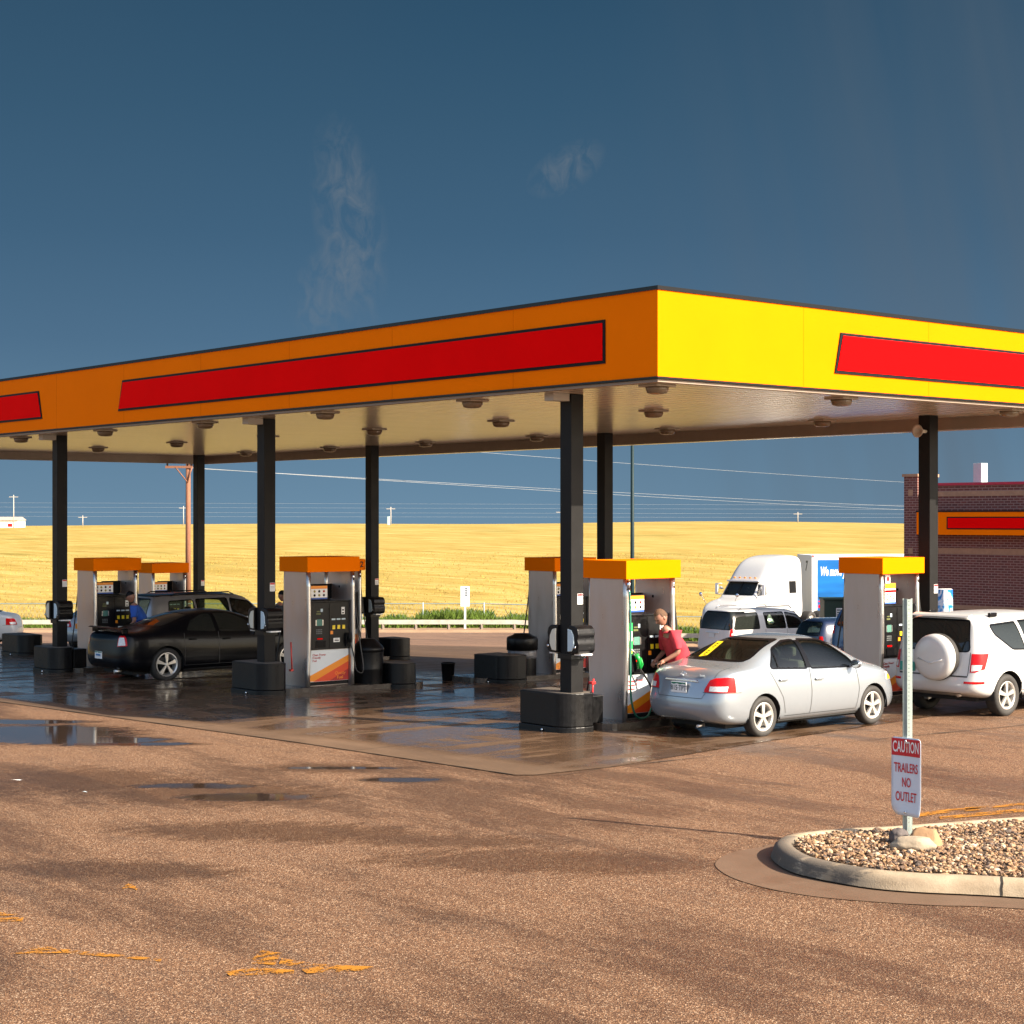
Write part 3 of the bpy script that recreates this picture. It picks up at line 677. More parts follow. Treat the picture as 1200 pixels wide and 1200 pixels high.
def sign_plate():
    # 0.48 wide along -Y, faces -X, slightly bowed, bottom corner bent
    Wd, Ht = .345, .75; nx, nz = 12, 18; zc = .615
    def P(i, j, o=0):
        s_ = i/nx; t = j/nz; y = Wd/2-Wd*s_; z = zc-Ht/2+Ht*t; x = -.045-o+.012*math.sin(s_*3.1)*1.0-.02*max(0, .35-t)**2*12*(s_*.6+.2)
        if s_ < .25 and t < .12: x += .05*(.25-s_)*(.12-t)*30
        return Vector((x, y, z))
    bm = BM(); g = [[bm.verts.new(P(i, j)) for i in range(nx+1)] for j in range(nz+1)]
    for j in range(nz):
        for i in range(nx):
            f = bm.faces.new((g[j][i], g[j][i+1], g[j+1][i+1], g[j+1][i])); f.smooth = True
    # rounded corners by pulling the corner points in
    for (j, i) in ((0, 0), (0, nx), (nz, 0), (nz, nx)):
        v = g[j][i]; c = Vector((v.co.x, 0, zc)); v.co = v.co.lerp(c, .035)
    bmesh.ops.recalc_face_normals(bm, faces=bm.faces)
    bmesh.ops.solidify(bm, geom=list(bm.faces), thickness=.003)
    pl = link('sign_plate', bm, M['signface'], post)
    def patch(name, s0, s1, t0, t1, m_, off):
        b2 = BM(); a = 10; gg = [[b2.verts.new(P(lerp(s0, s1, i/a)*nx, lerp(t0, t1, j/4)*nz, off)) for i in range(a+1)] for j in range(5)]
        for j in range(4):
            for i in range(a): b2.faces.new((gg[j][i], gg[j][i+1], gg[j+1][i+1], gg[j+1][i]))
        return link(name, b2, m_, pl)
    patch('red_header', .018, .982, .765, .985, M['signred'], .0045)
    def wrap(txt, size, m_, s0, t0, sx, off):
        o = text_obj(txt, size, m_, Matrix.Identity(4), pl, ext=0, sx=sx, bold=size*.012)
        for v in o.data.vertices:
            s_ = s0+v.co.x/Wd; t = t0+v.co.y/Ht; v.co = P(s_*nx, t*nz, off)
        o.data.update(); return o
    wrap('CAUTION', .150, M['white'], .50, .873, .455, .007)
    for ln, t0 in (('TRAILERS', .605), ('NO', .42), ('OUTLET', .235)): wrap(ln, .128, M['signred'], .50, t0, .52, .006)
    for z in (zc+Ht/2-.03, zc-Ht/2+.035): bm = BM(); lathe(bm, [(.0001, -.064), (.011, -.062), (.012, -.05), (.012, .0)], 10, 'X', (0, 0, z)); link('bolt', bm, M['chrome'], pl)
    bm = BM()   # thin coloured rim line
    for (s0, s1, t0, t1) in ((0, 1, 0, .006), (0, .012, 0, 1), (.988, 1, 0, 1), (0, 1, .994, 1)):
        bm.faces.new([bm.verts.new(P(a*nx, b*nz, .0035)) for a, b in ((s0, t0), (s1, t0), (s1, t1), (s0, t1))])
    pl.location = (0, 0, .0)
sign_plate()
# ------------------------------------------------------------ canopy
CX0, CX1, CY0, CY1 = 17.04, 31.45, 16.96, 46.7; ZB, ZTp = 5.12, 6.34; ZS = 5.075; ZBK = 5.12; XBM = 27.3; YBM = 46.4
can = thing('canopy', 'long flat filling station canopy with yellow fascia and red stripes', 'canopy', (CX0, CY0, 0))
def loc(x, y): return (x-CX0, y-CY0)
Lx, Ly = CX1-CX0, CY1-CY0
bm = BM(); box(bm, .12, Lx-.12, .12, Ly-.12, ZS, ZB+.10); link('soffit', bm, M['soffit'], can)
bm = BM(); th = .12
box(bm, 0, Lx, 0, th, ZB+.03, ZTp); box(bm, 0, Lx, Ly-th, Ly, ZBK+.03, ZTp); box(bm, 0, th, th, Ly-th, ZB+.03, ZTp); box(bm, Lx-th, Lx, th, Ly-th, ZBK+.03, ZTp)
link('fascia', bm, M['yellow'], can)
bm = BM(); box(bm, .13, Lx-.13, .13, Ly-.13, ZTp-.2, ZTp-.1); link('roof_deck', bm, M['hvac'], can)
bm = BM(); e = .02
for z0, z1, zk in ((ZTp, ZTp+.055, 0), (ZB, ZB+.03, ZBK-ZB)):
    box(bm, -e, Lx+e, -e, th, z0, z1); box(bm, -e, Lx+e, Ly-th, Ly+e, z0+zk, z1+zk); box(bm, -e, th, th, Ly-th, z0, z1); box(bm, Lx-th, Lx+e, th, Ly-th, z0+zk, z1+zk)
link('edge_trim', bm, M['black_gloss'], can)
jm = mat('joint_shadow_orange', (.55, .10, .0), .7, spec=.02)
for k in range(1, 10): bm = BM(); box(bm, -.0012, .002, k*3.05-.003, k*3.05+.003, ZB+.04, ZTp-.01); link('panel_joint', bm, jm, can)
for k in range(1, 5): bm = BM(); box(bm, k*3.05-.003, k*3.05+.003, -.0012, .002, ZB+.04, ZTp-.01); link('panel_joint', bm, jm, can)
bm = BM()   # pale gutter angle just inside the fascia
for (x0, x1, y0, y1, z0) in ((.2, XBM-CX0-.15, YBM-CY0-.15, YBM-CY0, 4.85), (XBM-CX0-.15, XBM-CX0, .20, YBM-CY0, 4.85)):
    box(bm, x0, x1, y0, y1, z0, ZS-.002)
for (x0, x1, y0, y1) in ((.02, Lx-.2, .02, .115), (.02, .115, .12, Ly-.2)): box(bm, x0, x1, y0, y1, ZS+.004, ZB-.003)
link('inner_gutter', bm, mat('gutter_angle', (.26, .20, .15), .5, var=.1), can)
def stripe(name, face, a0t, a0b, a1t, a1b, z0=5.44, z1=5.97):
    # a = position along the face (world Y for the front face, world X for the end face); slanted ends
    for nm, m_, o, g in (('stripe_border', M['black'], .020, .045), ('stripe_panel', M['redpanel'], .034, 0)):
        s_ = 1 if a1t > a0t else -1
        poly = [(a0b-g*s_, z0-g), (a1b+g*s_, z0-g), (a1t+g*s_, z1+g), (a0t-g*s_, z1+g)]
        bm = BM()
        if face == 'X': prism(bm, [(p[0]-CY0, p[1]) for p in poly], -o, -.001 if nm == 'stripe_border' else -.0205, 'X')
        else: prism(bm, [(p[0]-CX0, p[1]) for p in poly], -o, -.001 if nm == 'stripe_border' else -.0205, 'Y')
        if nm == 'stripe_border': par = link(nm, bm, m_, can)
        else: link(nm, bm, m_, par)
stripe('s', 'X', 18.04, 18.04, 32.2, 32.38)
stripe('s', 'X', 36.15, 35.98, 50.2, 50.2)
stripe('s', 'Y', 20.98, 20.84, 29.2, 29.34)
# lamps under the canopy
random.seed(1)
def soffit_lamp():
    bm = BM(); box(bm, -.24, .24, -.24, .24, -.075, 0, .02)
    o = bpy.data.objects.new('x', None)
    return bm
lamp0 = None
for i, X in enumerate((17.42, 21.45, 25.95)):
    for k in range(9):
        Y = 17.35+4.1*k
        if Y > 45: continue
        if i == 0 and k > 5: continue
        if lamp0 is None:
            lamp0 = thing('canopy_lamp', 'x', 'ceiling lamp', (0, 0, 0), 0, 'shallow round lamps under the canopy')
            bm = BM(); box(bm, -.19, .19, -.19, .19, -.03, 0, .01); link('housing', bm, M['lightmetal'], lamp0)
            bm = BM(); lathe(bm, [(.165, -.03), (.162, -.07), (.14, -.115), (.09, -.13), (.0001, -.135)], 24); link('lens', bm, M['lens'], lamp0)
            l = lamp0
        else: l = copy_tree(lamp0)
        l.location = (X, Y, ZS)
        row = ('front row', 'middle row', 'rear row')[i]
        ordn = ('first', 'second', 'third', 'fourth', 'fifth', 'sixth', 'seventh', 'eighth', 'ninth')[k]
        l['label'] = f'round canopy lamp, {ordn} from the sunlit yellow end in the {row}'
        l['category'] = 'ceiling lamp'
# ------------------------------------------------------------ columns
front_cols = [(17.8, 19.54), (17.8, 28.06), (17.8, 36.66)]; back_cols = [(26.35, 19.32), (26.35, 27.85), (26.35, 36.52), (26.35, 45.2)]
col_desc = {0: 'square charcoal canopy column rising from the sunlit planter nearest the silver sedan', 1: 'square dark canopy column in front of the black coupe\'s nose',
            2: 'square dark canopy column at the left, left of the black coupe', 3: 'square dark canopy column behind the white SUV with spare wheel, lower part sunlit',
            4: 'dark canopy column seen above the nearest yellow pump top, beside the thin light pole', 5: 'dark canopy column behind the domed trash barrel', 6: 'dark canopy column beside the wooden utility pole'}
for k, (X, Y) in enumerate(front_cols+back_cols):
    z0 = zg(X, Y)
    c = thing('canopy_column', col_desc[k], 'column', (X, Y, z0), 0, 'canopy columns')
    bm = BM(); hw = .125; box(bm, -hw, hw, -hw, hw, 0, ZS-.001-z0, .008)
    link('shaft', bm, M['col'], c)
    # price-notice sticker on the -Y face
    st = BM(); box(st, .0, .11, -hw-.003, -hw-.0005, 1.93, 2.09); so = link('notice_sticker', st, M['white'], c)
    st = BM(); box(st, .004, .106, -hw-.0045, -hw-.0032, 2.055, 2.086); link('red_header', st, M['signred'], so)
    st = BM()
    for q in range(4): box(st, .012, .095, -hw-.0045, -hw-.0032, 1.945+q*.024, 1.955+q*.024)
    link('fine_print', st, mat('fine_print_grey', (.35, .35, .36), .6), so)
    if k < 3:
        b = BM(); box(b, -(X-CX0)+.30, -hw-.01, -.10, .10, ZS-z0-.11, ZS-.002-z0, 0)
        link('roof_drain_box', b, mat('pale_drain_box', (.40, .36, .31), .5, var=.06), c)
    if k == 3:
        b = BM(); lathe(b, [(.03, 0), (.035, -.10), (.11, -.24), (.12, -.25), (.09, -.24), (.02, -.12)], 16, 'X', (-.14, -.05, 4.78-z0))
        link('loudspeaker_horn', b, mat('cream_horn', (.55, .50, .42), .5), c)
# ------------------------------------------------------------ squeegee and towel stations on the columns
def towel_station(X, Y, z, label, lit):
    t = thing('towel_dispenser', label, 'towel dispenser', (X, Y, z), R(-90), 'towel dispensers on the columns')
    for s_ in (-1, 1):
        b = BM()   # rounded black hood on the +X and -X sides of the column
        prof = [(.0, -.20), (.20, -.20), (.25, -.16), (.265, -.05), (.235, .02), (.26, .09), (.235, .17), (.17, .215), (.0, .22)]
        prism(b, [(s_*(.13+a*.85), c) for a, c in prof], -.19, .16, 'Y', .018); hood = link('hood', b, M['blackplastic'], t)
        b = BM(); prism(b, [(s_*(.135+a*.85), c) for a, c in ((.0, -.17), (.10, -.16), (.16, -.06), (.15, .06), (.09, .15), (.0, .17))], -.212, -.19, 'Y', .006)
        link('side_panel', b, M['paleblue'] if s_ > 0 else M['offwhite'], t)
        b = BM(); box(b, s_*.20, s_*.36, -.13, .09, -.225, -.202); link('paper_towel', b, M['white'], t)
        b = BM(); lathe(b, [(.0001, -.225), (.022, -.222), (.022, -.205)], 10, 'Y', (s_*.30, 0, -.10)); link('latch', b, M['chrome'], hood)
    b = BM(); xy = [(-.137, -.137), (.137, -.137), (.137, .137), (-.137, .137)]; xo = [(-.152, -.152), (.152, -.152), (.152, .152), (-.152, .152)]
    for z0, z1 in ((-.29, -.21),):
        q = [[b.verts.new((*p, z)) for p in ring] for ring, z in ((xy, z0), (xo, z0), (xo, z1), (xy, z1))]
        for i in range(4):
            for k in range(4): b.faces.new((q[k][i], q[k][(i+1) % 4], q[(k+1) % 4][(i+1) % 4], q[(k+1) % 4][i]))
    bmesh.ops.recalc_face_normals(b, faces=b.faces); link('mounting_band', b, M['blackplastic'], t)
    return t
for (X, Y), lab in zip(front_cols+[back_cols[2]], ('black paper towel dispenser on the sunlit column nearest the silver sedan', 'black paper towel dispenser on the column in front of the black coupe', 'black paper towel dispenser on the leftmost column', 'small black paper towel dispenser on the column above the domed trash barrel')):
    towel_station(X, Y, zg(X, Y)+1.40, lab, 0)
# ------------------------------------------------------------ pump islands and planters
def rrect(x0, x1, y0, y1, r, n=6):
    pts = []
    for cx, cy, a0 in ((x1-r, y1-r, 0), (x0+r, y1-r, 90), (x0+r, y0+r, 180), (x1-r, y0+r, 270)):
        for k in range(n+1): a = R(a0+90*k/n); pts.append((cx+r*math.cos(a), cy+r*math.sin(a)))
    return pts
rowY = [19.75, 28.15, 36.7, 45.3]
def island(x0, x1, yc, label):
    z = zg((x0+x1)/2, yc); bm = BM(); prism(bm, rrect(x0-(x0+x1)/2, x1-(x0+x1)/2, -.56, .56, .30), -.15, .115, 'Z')
    o = link('pump_island', bm, M['islandcon']); o.location = ((x0+x1)/2, yc, z)
    # follow the fall of the ground
    za, zb = zg(x0, yc), zg(x1, yc); o.rotation_euler = (0, -math.atan2(zb-za, x1-x0), 0)
    tag(o, label, 'pump island', 'raised islands under the pumps')
island(18.2, 21.2, rowY[0], 'wet dark concrete island under the pump beside the silver sedan')
island(17.9, 21.3, rowY[1], 'wet dark concrete island under the pump right of the black coupe')
island(17.9, 21.3, rowY[2], 'wet dark concrete island behind the black coupe at the left')
island(22.4, 27.4, rowY[0], 'dark concrete island under the pump between silver sedan and white SUV')
island(22.6, 27.4, rowY[1], 'dark concrete island of the pump behind the nearest column')
island(22.6, 27.4, rowY[2], 'dark concrete island seen behind the domed trash barrel')
island(22.6, 27.4, rowY[3], 'dark concrete island furthest back at the left, behind the grey wagon')
def planter(X, Y, L_, Wd, Ht, label, round_side=1):
    z = zg(X, Y)-.02
    t = thing('planter', label, 'planter', (X, Y, z), 0, 'black tub planters at the island ends')
    def outline(g):
        pts = [(-Wd/2-g, L_/2+g), (-Wd/2-g, -L_/2+.30)]
        for k in range(1, 9): a = R(180+90*k/9); pts.append((-Wd/2+.42+(.42+g)*math.cos(a), -L_/2+.30+(.30+g)*math.sin(a)))
        pts += [(Wd/2-.1, -L_/2-g), (Wd/2+g, -L_/2+.1), (Wd/2+g, L_/2+g)]
        return pts
    bm = BM(); prism(bm, outline(0)[::-1], .12, Ht, 'Z', .012); link('tub', bm, M['blackplastic'], t)
    bm = BM(); prism(bm, outline(.014)[::-1], 0, .115, 'Z', .01); link('base_band', bm, M['blackplastic'], t)
    bm = BM(); prism(bm, [(a*.93, b*.95) for a, b in outline(-.02)[::-1]], Ht+.0005, Ht+.008, 'Z'); link('lid', bm, mat('sunlit_tub_lid', (.10, .085, .07), .55, var=.2, scale=8), t)  # sunlit look of the flat top is put into this paler colour
    bm = BM(); lathe(bm, [(.0001, -.03), (.020, -.028), (.024, 0)], 10, 'X', (-Wd/2-.014, .0, .06)); link('drain_plug', bm, M['chrome'], t)
    return t
planter(17.80, 19.84, 1.08, .62, .62, 'sunlit black tub planter around the foot of the nearest column')
planter(17.72, 28.15, 1.10, .56, .62, 'shaded black tub planter under the column in front of the black coupe')
planter(17.72, 36.75, .98, .55, .60, 'black tub planter at the foot of the leftmost column')
planter(20.62, 27.75, .72, .55, .52, 'small black tub planter right of the domed trash barrel')
planter(23.15, 27.55, 1.0, .66, .60, 'black tub planter in front of the steel drum with a bag liner')
planter(26.9, 36.3, .80, .55, .58, 'black tub planter at the foot of the column behind the domed barrel')
planter(20.9, 45.3, 1.25, .65, .60, 'black tub planter by the photo\'s left edge, in front of the white car')
def low_box(X, Y, label):
    bm = BM(); box(bm, -.16, .16, -.20, .20, 0, .42, .015); o = link('squeegee_bucket', bm, M['blackplastic']); o.location = (X, Y, zg(X, Y)+.115); tag(o, label, 'bucket', 'square squeegee buckets'); 
low_box(18.20, 19.64, 'black square squeegee bucket between the nearest planter and pump')
low_box(18.12, 36.5, 'black square squeegee bucket right of the leftmost planter')
# squeegee handle (red) by the first planter and orange one by the second column
bm = BM(); tube(bm, [(0, 0, 0), (.03, -.02, .38)], .014, 8); box(bm, -.03, .05, -.05, .03, .30, .34, .004)
o = link('squeegee', bm, mat('red_plastic', (.6, .02, .02), .4)); o.location = (18.22, 19.56, .38); tag(o, 'red squeegee standing in the bucket by the nearest planter', 'squeegee', 'squeegees in buckets')
bm = BM(); tube(bm, [(0, 0, 0), (-.02, .01, .55)], .014, 8); box(bm, -.05, .02, -.03, .03, .0, .04, .004)
o = link('squeegee', bm, mat('red_plastic_dark', (.5, .03, .02), .4)); o.location = (18.27, 27.9, .32); tag(o, 'red squeegee leaning between the second column and the pump right of it', 'squeegee', 'squeegees in buckets')
# domed trash barrel, drum with liner, plastic bucket
p = G(440, 801)
t = thing('trash_barrel', 'black trash barrel with sloping domed top beside the hanging hose', 'trash can', (20.1, 28.0, zg(20.1, 28.0)+.05))
bm = BM(); lathe(bm, [(.0001, 0), (.30, 0), (.31, .03), (.305, .33), (.31, .34), (.305, .36), (.305, .66), (.31, .68)], 32); link('drum', bm, M['blackplastic'], t)
bm = BM(); lathe(bm, [(.312, .67), (.312, .74), (.29, .78), (.15, .92), (.14, .93), (.0001, .93)], 32); link('dome_lid', bm, M['blackplastic'], t)
t = thing('trash_barrel', 'black ribbed drum with a clear bag liner under its lid, by the steel pump', 'trash can', (24.05, 27.95, zg(24.05, 27.95)+.05))
bm = BM(); lathe(bm, [(.0001, 0), (.29, 0), (.30, .03), (.30, .50), (.30, .58)], 32); link('drum', bm, M['blackplastic'], t)
bm = BM(); lathe(bm, [(.305, .42), (.318, .47), (.306, .52), (.316, .585)], 40)
for v in bm.verts: v.co.z += .03*noise.noise(v.co*9)
link('bag_liner', bm, mat('grey_bag_liner', (.14, .14, .15), .3, var=.5, scale=30), t)
bm = BM(); lathe(bm, [(.33, .585), (.33, .82), (.31, .86), (.20, .90), (.17, .93), (.0001, .93)], 32); link('lid', bm, M['blackplastic'], t)
p = G(525, 798)
t = thing('bucket', 'small black plastic bucket alone on the wet slab', 'bucket', p)
bm = BM(); lathe(bm, [(.0001, 0), (.115, 0), (.12, .01), (.145, .36), (.155, .362), (.155, .385), (.14, .385), (.115, .03), (.0001, .03)], 24); link('pail', bm, M['blackplastic'], t)
bm = BM(); tube(bm, [(.15*math.cos(a), .02, .36+.02-.10*math.sin(a)) for a in [R(180*k/10) for k in range(11)]], .004, 6); link('handle', bm, M['black'], t)
# ------------------------------------------------------------ fuel pumps
def make_pump():
    t = thing('fuel_pump', 'x', 'fuel pump', (0, 0, 0), 0, 'fuel pumps')
    Lp, Wp = 1.20, .98                                 # valance length (X), width (Y); origin at centre
    ztop = 2.47
    b = BM(); box(b, -Lp/2, Lp/2, -Wp/2, Wp/2, ztop-.285, ztop, .006); link('valance', b, M['yellow'], t)
    wx = Lp/2-.09
    for s_ in (-1, 1):                                 # tall steel wings, slightly waisted
        b = BM(); zs = [0, .3, .7, 1.1, 1.5, 1.9, ztop-.286]; ws = [.355, .36, .385, .40, .395, .385, .38]
        x0 = s_*wx; rows = []
        prof = []
        for z, w in zip(zs, ws): prof.append((w, z))
        poly = [(-w, z) for w, z in prof]+[(w, z) for w, z in prof[::-1]]
        prism(b, poly, x0-.045, x0+.045, 'X'); wing = link('steel_wing', b, M['steel'], t)
        for q in (-1, 1):
            b = BM(); tube(b, [(x0, q*w, z) for w, z in prof], .046, 10); link('edge_moulding', b, M['steel_edge'], wing)
        b = BM(); box(b, x0-s_*.0465-.002, x0-s_*.0465+.002, -.02, .02, 1.86, 1.90); link('lock', b, M['black'], wing)
    # dispenser body
    b = BM(); box(b, -wx+.05, wx-.05, -.30, .30, .0, 1.60, .01); link('dispenser_body', b, M['steel'], t)
    for s_ in (-1, 1):
        yf = s_*.305
        def B(bm_, x0, x1, z0, z1, d0, d1, bev=0):    # x measured left-to-right as seen from that side
            a, c = (x0, x1) if s_ < 0 else (-x0, -x1)
            ya, yb = yf+s_*d0, yf+s_*d1
            box(bm_, min(a, c), max(a, c), min(ya, yb), max(ya, yb), z0, z1, bev)
        lx, rx = -wx+.05, wx-.05
        b = BM(); B(b, lx, rx, .70, 1.60, 0, .045, .008); B(b, lx, rx, 1.60, 1.63, 0, .06, .004); hd = link('control_panel', b, M['blackplastic'], t)
        # skirt: white panel with rising bands
        b = BM(); B(b, lx+.005, rx-.005, .09, .69, 0, .02); sk = link('skirt_panel', b, M['paleskirt'], t)
        def poly(nm, pts, m_, d):
            bb = BM(); pr = [(x if s_ < 0 else -x, z) for x, z in pts]; prism(bb, pr, min(yf+s_*d, yf+s_*(d+.002)), max(yf+s_*d, yf+s_*(d+.002)), 'Y'); return link(nm, bb, m_, sk)
        wS = rx-lx-.01; l0 = lx+.006; r0 = rx-.006
        poly('orange_band', [(l0, .10), (l0+.10, .10), (r0, .44), (r0, .575), (l0, .20)], M['orange'], .0205)
        poly('red_band', [(l0+.09, .095), (l0+.46*wS+.05, .095), (r0, .30), (r0, .455)], M['redorange'], .0208)
        poly('dark_red_corner', [(l0+.48*wS+.03, .0945), (r0, .0945), (r0, .31)], M['darkred'], .0211)
        rr = (1, 0, 0) if s_ < 0 else (-1, 0, 0)
        def T(txt, size, x, z, m_, d=.023, **k): return text_obj(txt, size, m_, face_mx((x if s_ < 0 else -x, yf+s_*d, z), rr, (0, 0, 1)), None, ext=.0006, **k)
        tx = [T('Clean Power', .058, l0+.075, .60, M['darkred'], align='LEFT', bold=.001), T('Friendly', .058, l0+.075, .545, M['darkred'], align='LEFT', bold=.001), T('Fuel', .058, l0+.075, .49, M['darkred'], align='LEFT', bold=.001)]
        merge(tx, 'lettering', sk)
        merge([T('Quality', .085, r0-.20, .235, M['orange'], shear=.2), T('Fuel', .085, r0-.20, .15, M['orange'], bold=.001)], 'lettering', sk)
        b = BM(); B(b, lx, rx, .02, .09, 0, .01); link('kick_plate', b, M['black'], t)
        # control panel: divider, logo, screen, keypad, card slot, grades, price windows, stickers
        def pc(nm, m_, *bs):
            bb = BM()
            for (x0, x1, z0, z1, d1) in bs: B(bb, x0, x1, z0, z1, .0455, .045+d1)
            return link(nm, bb, m_, hd)
        pc('divider', M['black_gloss'], (-.015, -.007, .72, 1.58, .006))
        pc('screen_bezel', M['steel_edge'], (lx+.135, lx+.155, 1.16, 1.27, .006), (lx+.29, lx+.31, 1.16, 1.27, .006))
        pc('screen', M['screen'], (lx+.16, lx+.285, 1.155, 1.28, .004))
        pc('badge', M['paleblue'], (lx+.25, lx+.30, 1.42, 1.48, .004))
        pc('tap_logo', mat('olive_print', (.10, .11, .03), .5), (lx+.15, lx+.25, 1.37, 1.40, .003), (lx+.16, lx+.24, 1.42, 1.44, .003))
        pc('keypad', mat('keypad_grey', (.12, .13, .13), .5, var=.4, scale=60), *[(lx+.15+.035*i, lx+.175+.035*i, 1.00+.035*j, 1.022+.035*j, .006) for i in range(4) for j in range(3)])
        pc('card_slot', M['redpanel'], (lx+.17, lx+.29, .895, .92, .010))
        pc('receipt_door', M['black_gloss'], (lx+.14, lx+.36, .74, .87, .012))
        for x in (.06, .175, .29): pc('grade_button', M['keyyellow'], (x, x+.06, 1.08, 1.155, .010))
        for x in (.045, .16, .275): pc('price_window', M['paleblue'], (x, x+.085, 1.255, 1.285, .005))
        pc('octane_sticker', M['white'], (.27, .345, 1.36, 1.50, .004)); pc('octane_print', M['black'], (.285, .33, 1.375, 1.40, .0055), (.285, .33, 1.43, 1.455, .0055))
        pc('orange_sticker', M['orange'], (.015, .075, .985, 1.05, .004))
        pc('notice', M['white'], (.085, .23, .83, .91, .004)); pc('notice_print', M['black'], (.11, .21, .855, .872, .0055), (.11, .19, .885, .892, .0055))
        # advert on top
        b = BM(); B(b, lx+.0, lx+.48, 1.635, 1.93, -.06, -.04, .004); ad = link('advert_frame', b, M['black'], t)
        def ap(nm, m_, *bs):
            bb = BM()
            for (x0, x1, z0, z1) in bs: B(bb, lx+x0, lx+x1, z0, z1, -.0395, -.036)
            return link(nm, bb, m_, ad)
        ap('advert_header', M['orange'], (.02, .46, 1.86, 1.915)); ap('advert_panel', M['white'], (.02, .46, 1.69, 1.858)); ap('advert_footer', mat('blue_print', (.02, .08, .35), .5), (.02, .46, 1.66, 1.688))
        rnd = random.Random(5); cl = [M['darkred'], M['black'], mat('olive_food', (.3, .26, .05), .6), M['black']]
        for j in range(2):
            for i in range(4):
                bb = BM(); xx = lx+.06+.107*i; zz = 1.735+.075*j
                lathe(bb, [(.0001, yf+s_*-.0345), (.026, yf+s_*-.0345), (.026, yf+s_*-.036)], 7, 'Y', ((xx if s_ < 0 else -xx), 0, zz))
                link('advert_picture', bb, cl[(i+j) % 4], ad)
        # nozzle holster + nozzle at right end, hose from the wing's top fitting
        b = BM(); B(b, rx-.11, rx-.02, .74, 1.0, .045, .09, .01); link('nozzle_boot', b, M['black'], t)
        def V3(x, d, z): return ((x if s_ < 0 else -x), yf+s_*d, z)
        b = BM(); tube(b, [V3(rx-.065, .10, 1.0), V3(rx-.06, .13, .93), V3(rx-.06, .14, .82)], .028, 8); tube(b, [V3(rx-.07, .10, 1.0), V3(rx-.13, .11, .90), V3(rx-.10, .13, .80)], .010, 6); link('nozzle', b, M['black'], t)
        b = BM(); tube(b, [V3(wx, .10, 2.14), V3(wx, .10, 2.02)], .028, 10); tube(b, [V3(wx, .10, 2.02), V3(wx, .10, 1.97)], .017, 8); link('hose_fitting', b, M['chrome'], t)
        pts = []
        ctrl = [V3(wx, .10, 1.98), V3(wx+.03, .14, 1.5), V3(wx+.06, .22, .9), V3(wx+.09, .30, .40), V3(wx+.04, .34, .24), V3(rx-.02, .30, .30), V3(rx-.03, .22, .6), V3(rx-.06, .15, .84)]
        for i in range(len(ctrl)-1):
            p0, p1, p2, p3 = [Vector(ctrl[max(0, min(len(ctrl)-1, i+q))]) for q in (-1, 0, 1, 2)]
            for k in range(5):
                q = k/5; pts.append(.5*((2*p1)+(-p0+p2)*q+(2*p0-5*p1+4*p2-p3)*q*q+(-p0+3*p1-3*p2+p3)*q**3))
        pts.append(Vector(ctrl[-1])); b = BM(); tube(b, pts, .0135, 8); link('hose', b, M['hose'], t)
    return t
M['paleskirt'] = mat('white_skirt_panel', (.66, .70, .72), .35, var=.03)
pump0 = make_pump()
pump_spots = [((18.75+.6, rowY[0]+.08), 'sunlit fuel pump with green diesel hose behind the silver sedan\'s trunk'),
              ((18.46+.6, rowY[1]+.0), 'fuel pump right of the black coupe with its lit display side fully in view'),
              ((18.40+.6, rowY[2]+.0), 'fuel pump by the person in blue, left of the black coupe'),
              ((24.78+.6, 19.62), 'sunlit fuel pump between the silver sedan and the white SUV'),
              ((24.62+.6, rowY[1]-.10), 'fuel pump behind the nearest column with its steel wing beside the lined drum'),
              ((24.7+.6, rowY[2]+.0), 'fuel pump half hidden behind the pump right of the black coupe'),
              ((24.6+.6, rowY[3]+.0), 'smaller looking distant fuel pump above the grey wagon\'s rear')]
pumps = []
for k, ((X, Y), lab) in enumerate(pump_spots):
    q = pump0 if k == 0 else copy_tree(pump0)
    q.location = (X, Y, zg(X, Y)+.115); q['label'] = lab; q['category'] = 'fuel pump'; q['group'] = 'fuel pumps'; pumps.append(q)
# diesel extras on the nearest pump
P0 = pump0; yf = -.305; lx = -.46
b = BM(); box(b, lx+.005, lx+.125, yf-.052, yf-.0455, 1.02, 1.50); dp = link('diesel_panel', b, mat('bright_green_sign', (.02, .62, .10), .4), P0)
b = BM(); box(b, lx+.015, lx+.115, yf-.055, yf-.0525, 1.22, 1.37); link('diesel_notice', b, M['white'], dp)
b = BM(); box(b, lx+.05, lx+.11, yf-.058, yf-.0525, 1.03, 1.10); link('diesel_button', b, M['keyyellow'], dp)
b = BM(); box(b, lx+.02, lx+.16, yf-.10, yf-.046, .74, 1.0, .01); link('diesel_boot', b, M['black'], P0)
b = BM(); tube(b, [(lx+.10, yf-.16, 1.02), (lx+.15, yf-.17, .93), (lx+.17, yf-.16, .80)], .036, 10); tube(b, [(lx+.20, yf-.16, .96), (lx+.24, yf-.16, .86), (lx+.19, yf-.16, .78)], .012, 6); nz = link('diesel_nozzle', b, M['green'], P0)
b = BM(); tube(b, [(lx+.10, yf-.155, 1.02), (lx+.05, yf-.13, 1.08), (lx+.01, yf-.10, 1.12)], .013, 8); link('spout', b, M['steel_edge'], nz)
b = BM(); box(b, lx+.03, lx+.22, yf-.026, yf-.0215, .40, .68); dn = link('skirt_notice', b, M['white'], P0)
b = BM(); [box(b, lx+.05, lx+.20, yf-.0285, yf-.0262, .58-.06*i, .60-.06*i) for i in range(3)]; link('notice_lines', b, M['signred'], dn)
